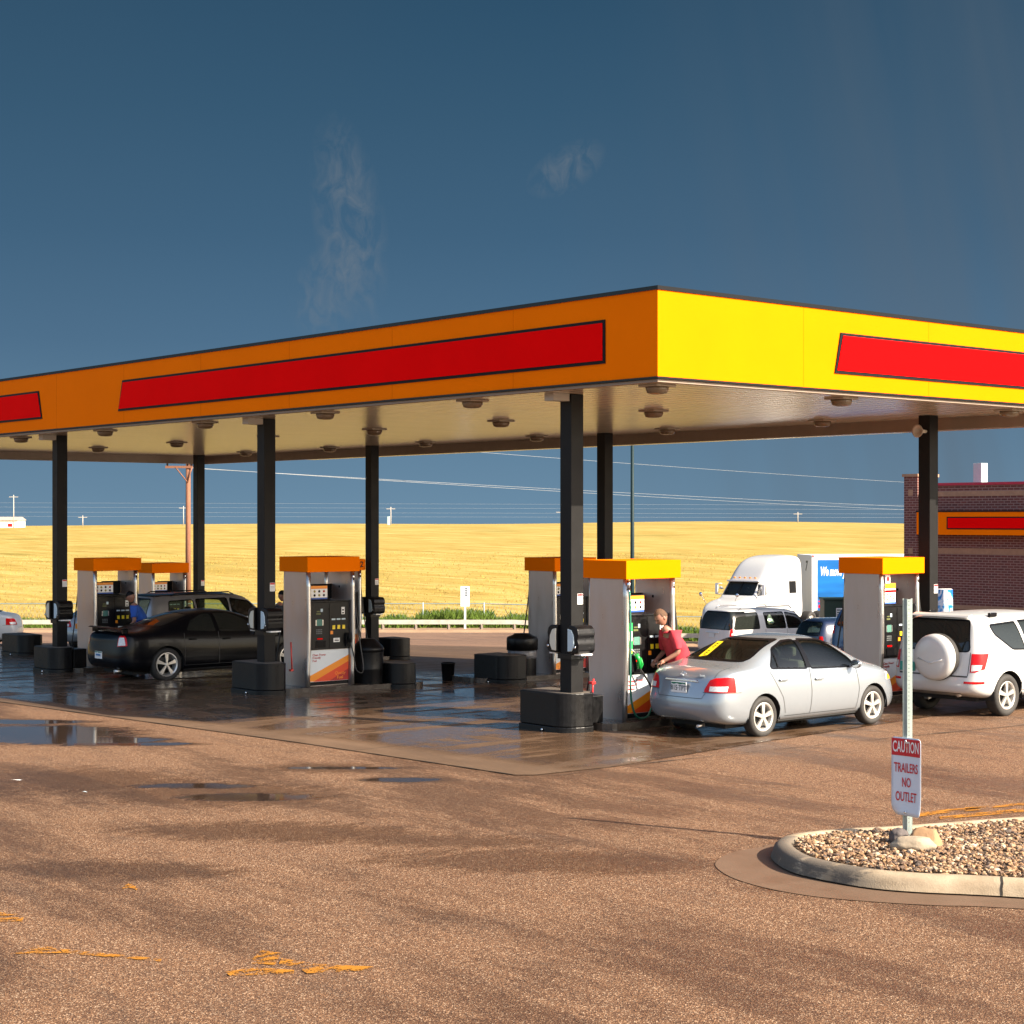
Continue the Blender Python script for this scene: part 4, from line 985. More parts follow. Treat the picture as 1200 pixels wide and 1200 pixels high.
def spline(ctrl, n=6):
    ctrl = [Vector(c) for c in ctrl]; out = []
    for i in range(len(ctrl)-1):
        p0, p1, p2, p3 = [ctrl[max(0, min(len(ctrl)-1, i+q))] for q in (-1, 0, 1, 2)]
        for k in range(n):
            q = k/n; out.append(.5*((2*p1)+(-p0+p2)*q+(2*p0-5*p1+4*p2-p3)*q*q+(-p0+3*p1-3*p2+p3)*q**3))
    out.append(ctrl[-1]); return out
b = BM(); tube(b, spline([(-.51, -.47, 2.0), (-.54, -.52, 1.4), (-.62, -.60, .8), (-.62, -.62, .35), (-.50, -.62, .08), (-.25, -.60, .07), (-.10, -.56, .25)]), .016, 8); gh = link('diesel_hose', b, M['greenhose'], P0)
b = BM(); tube(b, spline([(-.10, -.56, .25), (-.08, -.53, .45), (-.16, -.50, .62), (lx+.17, -.47, .80)]), .016, 8); link('hose_whip', b, M['hose'], gh)
b = BM(); tube(b, [(-.51, -.45, 2.16), (-.51, -.45, 2.03)], .03, 10); tube(b, [(-.51, -.45, 2.03), (-.51, -.47, 1.97)], .018, 8); link('hose_fitting', b, M['chrome'], P0)
# promo signs on the pump beside the white SUV, number tag on the half-hidden pump
Q = pumps[3]
b = BM(); box(b, -.42, -.12, -.40, -.385, 1.66, 2.02, .004); pr = link('promo_sign', b, M['white'], Q)
for z0, z1, m_ in ((1.93, 2.02, M['orange']), (1.86, 1.90, M['redpanel']), (1.66, 1.69, mat('promo_blue', (.05, .14, .5), .5))):
    b = BM(); box(b, -.418, -.122, -.4035, -.4005, z0, z1); link('promo_print', b, m_, pr)
b = BM(); [box(b, -.38+.09*i, -.33+.09*i, -.4035, -.4005, 1.73+.05*j, 1.755+.05*j) for i, j in ((0, 0), (1, 1), (2, 0), (0, 1.5))]; link('promo_print', b, M['orange'], pr)
b = BM(); box(b, -.40, -.27, -.40, -.39, 2.02, 2.17, .003); q2 = link('no_smoking_sign', b, M['white'], Q)
b = BM(); box(b, -.37, -.30, -.4035, -.4005, 2.06, 2.13); link('red_print', b, M['darkred'], q2)
Q = pumps[5]
b = BM(); box(b, .604, .615, -.49, -.25, 2.20, 2.46, .002); tg = link('number_tag', b, M['yellow'], Q)
text_obj('2', .20, M['black'], face_mx((.50, -.493, 2.33), (1, 0, 0), (0, 0, 1)), tg, ext=.001, bold=.004)
# ------------------------------------------------------------ vehicles
from mathutils.bvhtree import BVHTree
BVH = {}
def surf(t, y, z):                                    # x of the rearmost skin of a car at this height
    h = BVH[t.name].ray_cast(Vector((-1, y, z)), Vector((1, 0, 0)))
    return h[0].x if h[0] else 0.
def car_loft(sp, level):
    """one continuous body skin: half-section rows lofted through stations, smoothed by subdivision"""
    L_ = sp['L']; xs = sp['xs']; rings = []
    def row(x, j_end):
        zc = sinterp(x, sp['top']); zb = sinterp(x, sp['bot']); bl = sinterp(x, sp['belt']); hw = sinterp(x, sp['hw']); yr = sp['roofw']; Hc = sp['H']
        bl = min(bl, zc-.035)
        f = max(0, min(1, (zc-bl-.07)/(Hc-bl-.07))) if zc > bl+.07 else 0
        f = f**.8
        y5 = lerp(hw*.80, yr, f); z5 = zc-lerp(.022, .055, f)
        pts = [(hw*.90, zb), (hw*.985, zb+.13), (hw*1.0, lerp(zb, bl, .52)), (hw*.965, bl), (lerp(hw*.965, y5, .5)+.018, lerp(bl, z5, .5)+(.010 if f < .1 else 0)), (y5, z5)]
        return pts, zc
    def xoff(x, z):
        o = 0
        k = 1-min(1, x/.55); o += sinterp(z, sp['rear'])*k
        k = 1-min(1, (L_-x)/.65); o -= sinterp(z, sp['front'])*k
        return o
    bm = BM(); prev = None; all_r = []
    for i, x in enumerate(xs):
        pts, zc = row(x, i); ring = []
        P = lambda y, z: (x+xoff(x, z), y, z)
        right = [P(-y, z) for y, z in pts]; left = [P(y, z) for y, z in pts][::-1]
        y5, z5 = pts[5]; top = [P(-y5*.6, z5+(zc-z5)*.80), P(0, zc), P(y5*.6, z5+(zc-z5)*.80)]
        y0, z0 = pts[0]; bot = [P(y0*.6, z0), P(0, z0), P(-y0*.6, z0)]
        all_r.append([bm.verts.new(p) for p in right+top+left+bot])
    N = len(all_r[0])
    for a, b in zip(all_r, all_r[1:]):
        for k in range(N): bm.faces.new((a[k], a[(k+1) % N], b[(k+1) % N], b[k]))
    def cap(r, sg):
        right = r[0:6]; top = r[6:9]; left = r[9:15][::-1]; bot = [r[17], r[16], r[15]]
        rows = [[right[0]]+bot+[left[0]]]
        for j in range(1, 5):
            a, b = right[j].co, left[j].co; bulge = sp['bulge']*sg
            rows.append([right[j]]+[bm.verts.new((lerp(a.x, b.x, t)+bulge*(1-(2*t-1)**2), lerp(a.y, b.y, t), a.z)) for t in (.2, .5, .8)]+[left[j]])
        rows.append([right[5]]+top+[left[5]])
        for a, b in zip(rows, rows[1:]):
            for k in range(4): bm.faces.new((a[k], a[k+1], b[k+1], b[k]))
    cap(all_r[0], -1); cap(all_r[-1], 1)
    bmesh.ops.recalc_face_normals(bm, faces=bm.faces)
    me = bpy.data.meshes.new('tmp'); bm.to_mesh(me); bm.free(); o = bpy.data.objects.new('tmp', me); COL.objects.link(o)
    md = o.modifiers.new('s', 'SUBSURF'); md.levels = level; md.render_levels = level
    dg = bpy.context.evaluated_depsgraph_get(); dg.update(); m2 = bpy.data.meshes.new_from_object(o.evaluated_get(dg)); bpy.data.objects.remove(o)
    out = BM(); out.from_mesh(m2); bpy.data.meshes.remove(m2)
    for f in out.faces: f.smooth = True
    return out
def edge_planes(poly, ax):
    n = len(poly); cx = sum(p[0] for p in poly)/n; cy = sum(p[1] for p in poly)/n; res = []
    for i in range(n):
        a, b = poly[i], poly[(i+1) % n]; e = (b[0]-a[0], b[1]-a[1]); no = [e[1], -e[0]]
        if no[0]*(cx-a[0])+no[1]*(cy-a[1]) > 0: no = [-no[0], -no[1]]
        l = math.hypot(*no)
        if l < 1e-6: continue
        co = [0, 0, 0]; nn = [0, 0, 0]; co[ax[0]], co[ax[1]] = a; nn[ax[0]], nn[ax[1]] = no[0]/l, no[1]/l; res.append((Vector(co), Vector(nn)))
    return res
def extract(src, poly, ax, cond, off=0.0, extra=()):
    bm = src.copy(); bmesh.ops.delete(bm, geom=[f for f in bm.faces if not cond(f.calc_center_median())], context='FACES')
    for co, no in edge_planes(poly, ax)+list(extra):
        if not bm.faces: break
        bmesh.ops.bisect_plane(bm, geom=list(bm.verts)+list(bm.edges)+list(bm.faces), plane_co=co, plane_no=no, clear_outer=True)
    bm.normal_update()
    if off:
        mv = [(v, v.normal.copy()) for v in bm.verts]
        for v, n_ in mv: v.co += n_*off
    return bm
def punch(bm, poly, ax, cond):
    lo = [min(p[i] for p in poly)-.01 for i in (0, 1)]; hi = [max(p[i] for p in poly)+.01 for i in (0, 1)]
    def near(f):
        if not cond(f.calc_center_median()): return False
        for i in (0, 1):
            c = [v.co[ax[i]] for v in f.verts]
            if max(c) < lo[i] or min(c) > hi[i]: return False
        return True
    pl = edge_planes(poly, ax)
    for co, no in pl:
        fs = [f for f in bm.faces if near(f)]
        bmesh.ops.bisect_plane(bm, geom=list(set(v for f in fs for v in f.verts))+list(set(e for f in fs for e in f.edges))+fs, plane_co=co, plane_no=no)
    dead = [f for f in bm.faces if cond(f.calc_center_median()) and all((f.calc_center_median()-co).dot(no) < 1e-5 for co, no in pl)]
    bmesh.ops.delete(bm, geom=dead, context='FACES')
def grow(poly, g):
    n = len(poly); cx = sum(p[0] for p in poly)/n; cy = sum(p[1] for p in poly)/n
    area = sum(poly[i-1][0]*poly[i][1]-poly[i][0]*poly[i-1][1] for i in range(n)); s_ = 1 if area > 0 else -1; out = []
    for i in range(n):
        a, b, c = Vector(poly[i-1]), Vector(poly[i]), Vector(poly[(i+1) % n])
        n1 = Vector(((b-a).y, -(b-a).x)).normalized()*s_; n2 = Vector(((c-b).y, -(c-b).x)).normalized()*s_
        m_ = (n1+n2); m_ = m_/max(.35, m_.dot(n1)) if m_.length > 1e-6 else n1
        out.append(tuple(b+m_*g))
    return out
def roundpoly(poly, r, n=3):
    out = []; N = len(poly)
    for i in range(N):
        a, b, c = Vector(poly[i-1]), Vector(poly[i]), Vector(poly[(i+1) % N]); d1 = (a-b); d2 = (c-b); rr = min(r, d1.length*.4, d2.length*.4)
        p, q = b+d1.normalized()*rr, b+d2.normalized()*rr
        for k in range(n+1): t = k/n; out.append(tuple((1-t)**2*p+2*t*(1-t)*b+t*t*q))
    return out
def make_wheel(rad, wid, rim_r, spokes, style, parent, x, y, side):
    hub = BM(); lathe(hub, [(.0001, -.02), (rim_r*.55, -.02), (rim_r*.55, .02), (.0001, .02)], 20, 'Y'); w = link('wheel', hub, M['underbody'], parent, loc=(x, y, rad))
    b = BM(); hw = wid/2; rr = rim_r+.008
    lathe(b, [(rr, -hw*.90), (rr+.02, -hw*1.0), (lerp(rr, rad, .5), -hw*1.06), (rad-.025, -hw*.96), (rad-.004, -hw*.72), (rad, -hw*.4), (rad, hw*.4), (rad-.004, hw*.72), (rad-.025, hw*.96), (lerp(rr, rad, .5), hw*1.06), (rr+.02, hw), (rr, hw*.90), (rr-.02, 0), (rr, -hw*.90)], 48, 'Y', cap=False)
    link('tyre', b, M['rubber'], w)
    b = BM(); o = side
    lathe(b, [(rim_r+.010, o*hw*.90), (rim_r-.004, o*hw*.93), (rim_r-.022, o*hw*.80), (rim_r-.035, o*hw*.3), (rim_r-.04, -o*hw*.5)], 40, 'Y', cap=False)
    for k in range(spokes):
        a = 2*math.pi*k/spokes+.3
        def sp_(a, w0, w1, y0, y1):
            r0, r1 = rim_r*.14, rim_r-.018; vs = []
            for r_, w_, yy in ((r0, w0, y0), (r1, w1, y1)):
                for s_ in (-1, 1):
                    for d in (0, -.03): vs.append(b.verts.new((r_*math.cos(a)-s_*w_*math.sin(a), o*(yy+d), r_*math.sin(a)+s_*w_*math.cos(a))))
            q = vs
            for idx in ((0, 2, 6, 4), (1, 5, 7, 3), (0, 4, 5, 1), (2, 3, 7, 6), (4, 6, 7, 5), (0, 1, 3, 2)): b.faces.new([q[i] for i in idx])
        if style == 'split': sp_(a-.10, .012, .020, hw*.86, hw*.80); sp_(a+.10, .012, .020, hw*.86, hw*.80)
        else: sp_(a, rim_r*.10, rim_r*.17, hw*.88, hw*.82)
    lathe(b, [(.0001, o*hw*.96), (rim_r*.13, o*hw*.95), (rim_r*.17, o*hw*.86), (rim_r*.17, o*hw*.6)], 20, 'Y')
    bmesh.ops.recalc_face_normals(b, faces=b.faces)
    for f in b.faces: f.smooth = False
    link('rim', b, M['alloy'], w)
    return w
def make_car(sp, name, label, cat, loc, rz, group=None, detail=True):
    t = thing(name, label, cat, loc, rz, group); lev = 3 if sp.get('hi') else 2
    src = car_loft(sp, lev); body = src.copy()
    Lx_ = sp['L']; axr, axf = sp['axles']; wr = sp['wheel_r']; ar = wr+sp.get('arch', .055)
    side = lambda s_: (lambda c: c.y*s_ > .30)
    sidew = lambda s_: (lambda c: c.y*s_ > .45)
    wz = wr
    for ax in (axr, axf):
        poly = [(ax+ar*math.cos(R(a)), wz+ar*math.sin(R(a))) for a in range(-14, 195, 13)]; poly = [(ax+ar*1.0, -.05)]+poly+[(ax-ar*1.0, -.05)]
        for s_ in (-1, 1): punch(body, poly, (0, 2), sidew(s_))
    glass = sp.get('glass', M['glass'])
    rear = lambda c: c.x < sp['rearcut']; front = lambda c: c.x > sp['frontcut']
    wins = []
    for poly, g in sp['side_windows']:
        poly = roundpoly(poly, .05)
        for s_ in (-1, 1): wins.append((poly, (0, 2), side(s_), M[g] if g else glass, 'side_window'))
    for key, cnd, nm in (('rear_window', rear, 'rear_window'), ('windshield', front, 'windshield')):
        if sp.get(key):
            pl, g, zlo = sp[key]; cc = (lambda cnd_: (lambda c: cnd_(c)))(cnd)
            wins.append((roundpoly(pl, .06), (1, 2), cc, M[g] if g else glass, nm))
    for poly, ax, cnd, gm, nm in wins:
        if nm in ('rear_window', 'windshield'):
            pass
        g_ = extract(src, grow(poly, .012), ax, cnd, -.006)
        fr = extract(src, grow(poly, .022), ax, cnd, 0)
        punch(fr, grow(poly, -.004), ax, lambda c: True)
        fr.normal_update()
        for v, n_ in [(v, v.normal.copy()) for v in fr.verts]: v.co += n_*.0035
        if g_.faces:
            go_ = link(nm, g_, gm, t)
            if fr.faces: link('seal', fr, M['black_gloss'], go_)
            else: fr.free()
            punch(body, poly, ax, cnd)
    link('body', body, sp['paint'], t)
    for nm, poly, ax, cnd, m_, off, ex in sp.get('panels', []):
        e_ = extract(src, poly, ax, cnd, off, ex)
        if e_.faces: link(nm, e_, M[m_] if isinstance(m_, str) else m_, t)
        else: e_.free()
    BVH[t.name] = BVHTree.FromBMesh(src)
    src.free()
    # underbody, wheel housings
    b = BM(); hwm = sp['hw'][len(sp['hw'])//2][1]
    zu = sp['bot'][len(sp['bot'])//2][1]
    box(b, .35, Lx_-.45, -hwm+.30, hwm-.30, zu-.04, zu+.28)
    box(b, axr+ar+.02, axf-ar-.02, -hwm+.09, hwm-.09, zu+.02, zu+.10)
    link('underbody', b, M['underbody'], t)
    for ax in (axr, axf):
        for s_ in (-1, 1):
            b = BM(); pts = [(ax+ar*1.01*math.cos(R(a)), wz+ar*1.01*math.sin(R(a))) for a in range(-10, 191, 10)]
            ys = (s_*(hwm-.035), s_*(hwm-.42))
            va = [b.verts.new((p[0], ys[0], p[1])) for p in pts]; vb = [b.verts.new((p[0], ys[1], p[1])) for p in pts]
            for i in range(len(pts)-1): b.faces.new((va[i], va[i+1], vb[i+1], vb[i]))
            b.faces.new(vb); link('wheel_housing', b, M['underbody'], t)
    # interior: floor, seats, dash, wheel
    zb = sinterp(sp['seat_x'][0], sp['belt'])
    for k, sx in enumerate(sp['seat_x']):
        b = BM()
        for sy in ((-1, 1) if k == 0 else (-1, 1)):
            yc = sy*.36
            box(b, sx-.10, sx+.42, yc-.24, yc+.24, zb-.42, zb-.26, .05); box(b, sx-.22, sx-.06, yc-.23, yc+.23, zb-.40, zb+.14, .05); box(b, sx-.22, sx-.12, yc-.12, yc+.12, zb+.19, zb+.34, .04)
            box(b, sx-.18, sx-.16, yc-.01, yc+.01, zb+.12, zb+.2)
        link('seats', b, M['interior'], t)
    b = BM(); fx = sp['dash_x']; box(b, fx-.35, fx+.05, -hwm+.14, hwm-.14, zb-.35, zb-.02, .05); link('dashboard', b, M['interior'], t)
    b = BM(); box(b, sp['seat_x'][-1]-.75, fx, -hwm+.12, hwm-.12, zb-.50, zb-.44); link('cabin_floor', b, M['interior'], t)
    for ax in (axr, axf):
        for s_ in (-1, 1): make_wheel(wr, sp.get('tyre_w', .20), sp['rim_r'], sp.get('spokes', 5), sp.get('style', ''), t, ax, s_*(hwm-.035-sp.get('tyre_w', .20)/2), s_)
    # mirrors
    for s_ in (-1, 1):
        mx, mz = sp['mirror']; b = BM(); yb = s_*(hwm*.93)
        bmesh.ops.create_uvsphere(b, u_segments=14, v_segments=10, radius=1)
        for v in b.verts:
            v.co = Vector((v.co.x*.075 if v.co.x > 0 else v.co.x*.02, v.co.y*.105, v.co.z*.07)); v.co += Vector((mx, yb+s_*.12, mz))
        for f in b.faces: f.smooth = True
        tube(b, [(mx+.02, yb-s_*.04, mz-.05), (mx+.01, yb+s_*.05, mz-.035)], .022, 8)
        mo = link('door_mirror', b, sp.get('mirror_mat', sp['paint']), t)
        b = BM(); lathe(b, [(.0001, mx-.0215), (.055, mx-.0212), (.06, mx-.019)], 16, 'X', (0, 0, 0))
        for v in b.verts: v.co = Vector((v.co.x, v.co.y*1.5+yb+s_*.12, v.co.z+mz))
        link('mirror_glass', b, M['chrome'], mo)
    for s_ in (-1, 1):                                 # door handles
        for hx, hz in sp.get('handles', []):
            b = BM(); y = s_*(hwm*.985); box(b, hx-.085, hx+.085, y-s_*.01, y+s_*.028, hz-.016, hz+.014, .010); link('door_handle', b, sp.get('handle_mat', sp['paint']), t)
    return t
def plate(parent, x, y, z, txt, w=.31, h=.155, bg=None, ink=None, tilt=0, hills=True):
    x = min(surf(parent, y+dy, z+dz) for dy in (-w/2, w/2) for dz in (-h/2, h/2))-.004
    bg = bg or M['white']; ink = ink or M['platetext']
    b = BM(); box(b, x-.012, x, y-w/2, y+w/2, z-h/2, z+h/2, .004); p = link('licence_plate', b, bg, parent)
    if hills:
        b = BM(); prism(b, [(y+w/2-.01, z+h/2-.004), (y-w/2+.01, z+h/2-.004), (y-w/2+.01, z+h/2-.032), (y-w*.3, z+h/2-.022), (y-w*.1, z+h/2-.036), (y+w*.12, z+h/2-.02), (y+w*.3, z+h/2-.036), (y+w/2-.01, z+h/2-.026)], x-.0145, x-.0125, 'X'); link('plate_hills', b, M['plategreen'], p)
    if txt: text_obj(txt, .105*h/.155, ink, face_mx((x-.0135, y, z-.012), (0, -1, 0), (0, 0, 1)), p, ext=.0008, sx=.86*w/.31, bold=.0015)
    return p
M['platetext'] = mat('plate_ink', (.03, .05, .05), .5); M['plategreen'] = mat('plate_green', (.01, .14, .08), .5)
def emblem(parent, x, z, r=.05):
    b = BM(); x = min(surf(parent, 0, z), surf(parent, 0, z-.02))-.004
    def ring(rx, rz, n=28, tr=.005, cz=0):
        pts = [(x, rx*math.cos(2*math.pi*k/n), z+cz+rz*math.sin(2*math.pi*k/n)) for k in range(n+1)]; tube(b, pts, tr, 6, cap=False)
    ring(r, r*.66); ring(r*.40, r*.60); ring(r*.72, r*.26, cz=r*.30); return link('emblem', b, M['chrome'], parent)
# compact silver sedan --------------------------------------------------
SED = dict(L=4.30, H=1.46, roofw=.565, hi=True, bulge=.055, paint=M['paint_silver'], wheel_r=.305, rim_r=.205, tyre_w=.185, axles=(.90, 3.45), arch=.045,
    xs=[0, .05, .16, .36, .62, .90, 1.20, 1.55, 1.95, 2.35, 2.70, 3.00, 3.22, 3.45, 3.75, 4.0, 4.17, 4.27, 4.30],
    top=[(0, .93), (.05, 1.00), (.16, 1.045), (.42, 1.065), (.62, 1.10), (1.00, 1.275), (1.35, 1.40), (1.75, 1.455), (2.15, 1.46), (2.5, 1.43), (2.9, 1.27), (3.25, 1.075), (3.5, .99), (3.85, .93), (4.1, .84), (4.25, .74), (4.3, .66)],
    belt=[(0, .83), (.16, .93), (.6, .985), (1.2, .955), (2.2, .925), (3.1, .90), (3.6, .86), (4.0, .78), (4.3, .60)],
    bot=[(0, .27), (.3, .20), (.6, .19), (3.6, .19), (4.1, .19), (4.3, .24)],
    hw=[(0, .55), (.05, .70), (.16, .79), (.36, .83), (.9, .848), (2.2, .848), (3.4, .845), (3.8, .82), (4.05, .74), (4.2, .62), (4.3, .46)],
    rear=[(.2, .06), (.40, -.035), (.58, -.035), (.68, .02), (.85, .045), (1.0, .09)], front=[(.2, .05), (.45, -.01), (.6, .02), (.8, .15)],
    rearcut=1.60, frontcut=2.4,
    side_windows=[([(1.08, 1.015), (1.90, .975), (1.86, 1.375), (1.62, 1.365), (1.30, 1.27)], ''), ([(1.98, .972), (3.02, .945), (2.94, 1.06), (2.62, 1.27), (2.42, 1.355), (1.94, 1.38)], '')],
    rear_window=([(-.60, 1.125), (.60, 1.125), (.46, 1.385), (-.46, 1.385)], 'glass', 0), windshield=([(-.62, 1.11), (.62, 1.11), (.50, 1.385), (-.50, 1.385)], 'glass', 0),
    seat_x=(2.15, 1.30), dash_x=3.1, mirror=(2.90, .985), handles=[(1.30, .83), (2.12, .80)])
rear = lambda c: c.x < .5; rr_ = lambda c: c.x < .42
xp = lambda v: (Vector((v, 0, 0)), Vector((1, 0, 0)))
sideR = lambda c: c.y < -.4; sideL = lambda c: c.y > .4; sides = lambda c: abs(c.y) > .4
seam = mat('shut_line', (.035, .035, .035), .6)
def sedan_panels():
    P = []
    for s_ in (-1, 1):
        tl = [(s_*.46, .70), (s_*.46, .745), (s_*.52, .87), (s_*.60, .905), (s_*.95, .935), (s_*.95, .70)]
        P.append(('tail_light', tl, (1, 2), rr_, 'redlens', .004, (xp(.30),)))
        P.append(('reverse_light', [(s_*.54, .715), (s_*.54, .785), (s_*.76, .79), (s_*.76, .715)], (1, 2), rr_, 'clearlens', .007, (xp(.22),)))
        P.append(('bumper_seam', [(s_*.44, .690), (s_*.95, .690), (s_*.95, .698), (s_*.44, .698)], (1, 2), rr_, seam, .003, (xp(.40),)))
        P.append(('head_light', [(s_*.40, .66), (s_*.42, .76), (s_*.95, .84), (s_*.95, .70)], (1, 2), lambda c: c.x > 3.6, 'clearlens', .004, ((Vector((3.80, 0, 0)), Vector((-1, 0, 0))),)))
        P.append(('turn_light', [(3.84, .69), (4.0, .685), (3.98, .745), (3.86, .77)], (0, 2), (lambda q: (lambda c: c.y*q > .3))(s_), 'orange', .008, ()))
    for cnd in (sideR, sideL):
        for nm, pl in (('door_seam', [(1.93, .97), (1.942, .97), (1.955, .62), (1.943, .62)]), ('door_seam', [(1.943, .62), (1.955, .62), (1.925, .30), (1.913, .30)]),
                       ('door_seam', [(1.03, .96), (1.043, .96), (1.30, .57), (1.288, .57)]), ('door_seam', [(1.288, .57), (1.30, .57), (1.36, .33), (1.348, .33)]), ('door_seam', [(1.35, .285), (3.02, .285), (3.02, .295), (1.35, .295)]),
                       ('door_seam', [(3.03, .90), (3.042, .90), (3.085, .60), (3.073, .60)]), ('door_seam', [(3.073, .60), (3.085, .60), (3.02, .30), (3.008, .30)])):
            P.append((nm, pl, (0, 2), cnd, seam, .002, ()))
        P.append(('pillar_trim', [(1.88, .975), (1.97, .972), (1.945, 1.378), (1.855, 1.376)], (0, 2), cnd, 'black_gloss', .0045, ()))
        P.append(('quarter_divider', [(1.235, 1.00), (1.26, 1.00), (1.285, 1.27), (1.26, 1.262)], (0, 2), cnd, 'black_gloss', .004, ()))
        P.append(('fuel_flap', [(.78, .80), (.79, .80), (.79, .92), (.78, .92)], (0, 2), sideL, seam, .002, ()))
    P.append(('trunk_seam', [(-.43, .60), (.43, .60), (.43, .608), (-.43, .608)], (1, 2), rr_, seam, .003, ()))
    for s_ in (-1, 1):
        P.append(('trunk_seam', [(s_*.43, .60), (s_*.438, .604), (s_*.505, .72), (s_*.497, .72)], (1, 2), rr_, seam, .003, ()))
        P.append(('trunk_seam', [(s_*.575, .905), (s_*.583, .905), (s_*.60, 1.06), (s_*.592, 1.06)], (1, 2), rr_, seam, .003, ()))
    return P
SED['panels'] = sedan_panels()
sx, sy = 18.60, 18.02
sedan = make_car(SED, 'silver_sedan', 'silver compact sedan with red tail lights and a yellow window sticker', 'car', (sx, sy, zg(20.5, 18)+.005), 0)
b = BM(); gx = surf(sedan, 0, .85); prism(b, [(-.34, .835), (.34, .835), (.30, .868), (-.30, .868)], gx-.016, gx+.06, 'X', .006); link('chrome_garnish', b, M['chrome'], sedan)
plate(sedan, .004, 0, .745, '815·TPT'); emblem(sedan, .022, .935, .055)
text_obj('YARIS', .045, M['chrome'], face_mx((surf(sedan, -.36, .915)-.004, -.36, .925), (0, -1, 0), (0, 0, 1)), sedan, ext=.002, bold=.001)
b = BM(); tube(b, [(.16, -.30, .20), (.02, -.30, .19)], .022, 10); link('exhaust_pipe', b, M['steel_edge'], sedan)
# yellow strip stuck diagonally inside the rear window
b = BM(); z0, z1 = 1.135, 1.345
def rw(y, z): return (lerp(.70, 1.26, (z-1.12)/.27), y, z+.004)
b.faces.new([b.verts.new(p) for p in (rw(.35, z0), rw(.21, z0), rw(.24, z1), rw(.36, z1))])
link('window_sticker', b, M['keyyellow'], sedan)
b = BM()
for k in range(7):
    if k == 3: continue
    t_ = .14+k*.115; zc_ = lerp(z0, z1, t_); yc_ = lerp(.28, .30, t_); a_ = rw(yc_+.022, zc_-.005); c_ = rw(yc_-.022, zc_+.005)
    b.faces.new([b.verts.new(p) for p in ((a_[0], a_[1], a_[2]+.004), (a_[0], c_[1], a_[2]+.004), (c_[0], c_[1], c_[2]+.004), (c_[0], a_[1], c_[2]+.004))])
link('sticker_print', b, M['black'], sedan)
# SUV family -------------------------------------------------------------
def suv_spec(L=4.6, H=1.72, hw=.90, paint=None, wheel_r=.35, rim=.225, axles=(.86, 3.52), belt=1.02, rake=.22, hood=1.06, cowl=3.30, wtop=2.55, roofw=.66, hi=False, side=None, dark='darkglass', rearcut=.9, sill=.30, rearz=(1.10, 1.58), **k):
    s = dict(L=L, H=H, roofw=roofw, hi=hi, bulge=.05, paint=paint, wheel_r=wheel_r, rim_r=rim, tyre_w=.22, axles=axles, arch=.06,
        xs=[0, .05, .15, .34, .62, .95, 1.35, 1.8, 2.2, wtop, lerp(wtop, cowl, .35), lerp(wtop, cowl, .72), cowl, lerp(cowl, L, .25), lerp(cowl, L, .55), L-.28, L-.12, L-.03, L],
        top=[(0, H-.075), (.05, H-.055), (.15, H-.035), (.5, H-.01), (1.3, H), (wtop-.3, H-.01), (wtop, H-.045), (lerp(wtop, cowl, .5), lerp(H, hood, .48)), (cowl, hood+.02), (lerp(cowl, L, .4), hood-.04), (L-.3, hood-.12), (L-.08, hood-.24), (L, hood-.34)],
        belt=[(0, belt+.02), (1.0, belt+.01), (2.5, belt-.03), (cowl, belt-.05), (L-.3, belt-.17), (L, belt-.36)],
        bot=[(0, sill+.12), (.3, sill+.02), (.7, sill), (L-.8, sill), (L-.2, sill), (L, sill+.06)],
        hw=[(0, hw-.24), (.05, hw-.11), (.15, hw-.045), (.34, hw-.015), (.9, hw), (2.2, hw), (L-1, hw-.01), (L-.45, hw-.05), (L-.2, hw-.15), (L-.05, hw-.28), (L, hw-.38)],
        rear=[(.3, .05), (.45, -.05), (.66, -.05), (.76, .02), (1.0, .035), (belt+.08, .06), (H, rake)], front=[(.3, .04), (.55, -.01), (.7, .03), (1.0, .18)],
        rearcut=rearcut, frontcut=wtop-.1, windshield=([(-.64, hood+.07), (.64, hood+.07), (.56, H-.10), (-.56, H-.10)], '', 0),
        rear_window=([(-.66, rearz[0]), (.66, rearz[0]), (.56, rearz[1]), (-.56, rearz[1])], dark, 0),
        seat_x=(2.05, 1.2), dash_x=cowl-.12, mirror=(lerp(wtop, cowl, .72), belt+.07), handles=[(1.42, belt-.16), (2.40, belt-.18)], glass=M['darkglass'] if dark == 'darkglass' else M['glass'])
    s['side_windows'] = side; s.update(k); return s
def seams(bl, xs_, zlo=.42):
    P = []
    for cnd in (sideR, sideL):
        for x in xs_: P.append(('door_seam', [(x, zlo), (x+.012, zlo), (x+.012, bl), (x, bl)], (0, 2), cnd, seam, .002, ()))
        P.append(('door_seam', [(xs_[0], zlo), (xs_[-1], zlo), (xs_[-1], zlo+.01), (xs_[0], zlo+.01)], (0, 2), cnd, seam, .002, ()))
    return P
RAV = suv_spec(paint=M['paint_white'], hi=True, L=4.42, hw=.905, H=1.70, axles=(.84, 3.50), rake=.26, belt=1.03, roofw=.655,
    side=[([(.62, 1.36), (1.02, 1.11), (1.40, 1.095), (1.30, 1.53), (.56, 1.50)], ''), ([(1.47, 1.09), (2.24, 1.07), (2.22, 1.555), (1.37, 1.54)], ''), ([(2.33, 1.07), (3.20, 1.05), (2.72, 1.50), (2.30, 1.55)], '')])
RAV['panels'] = seams(1.05, (1.20, 2.28, 3.26))
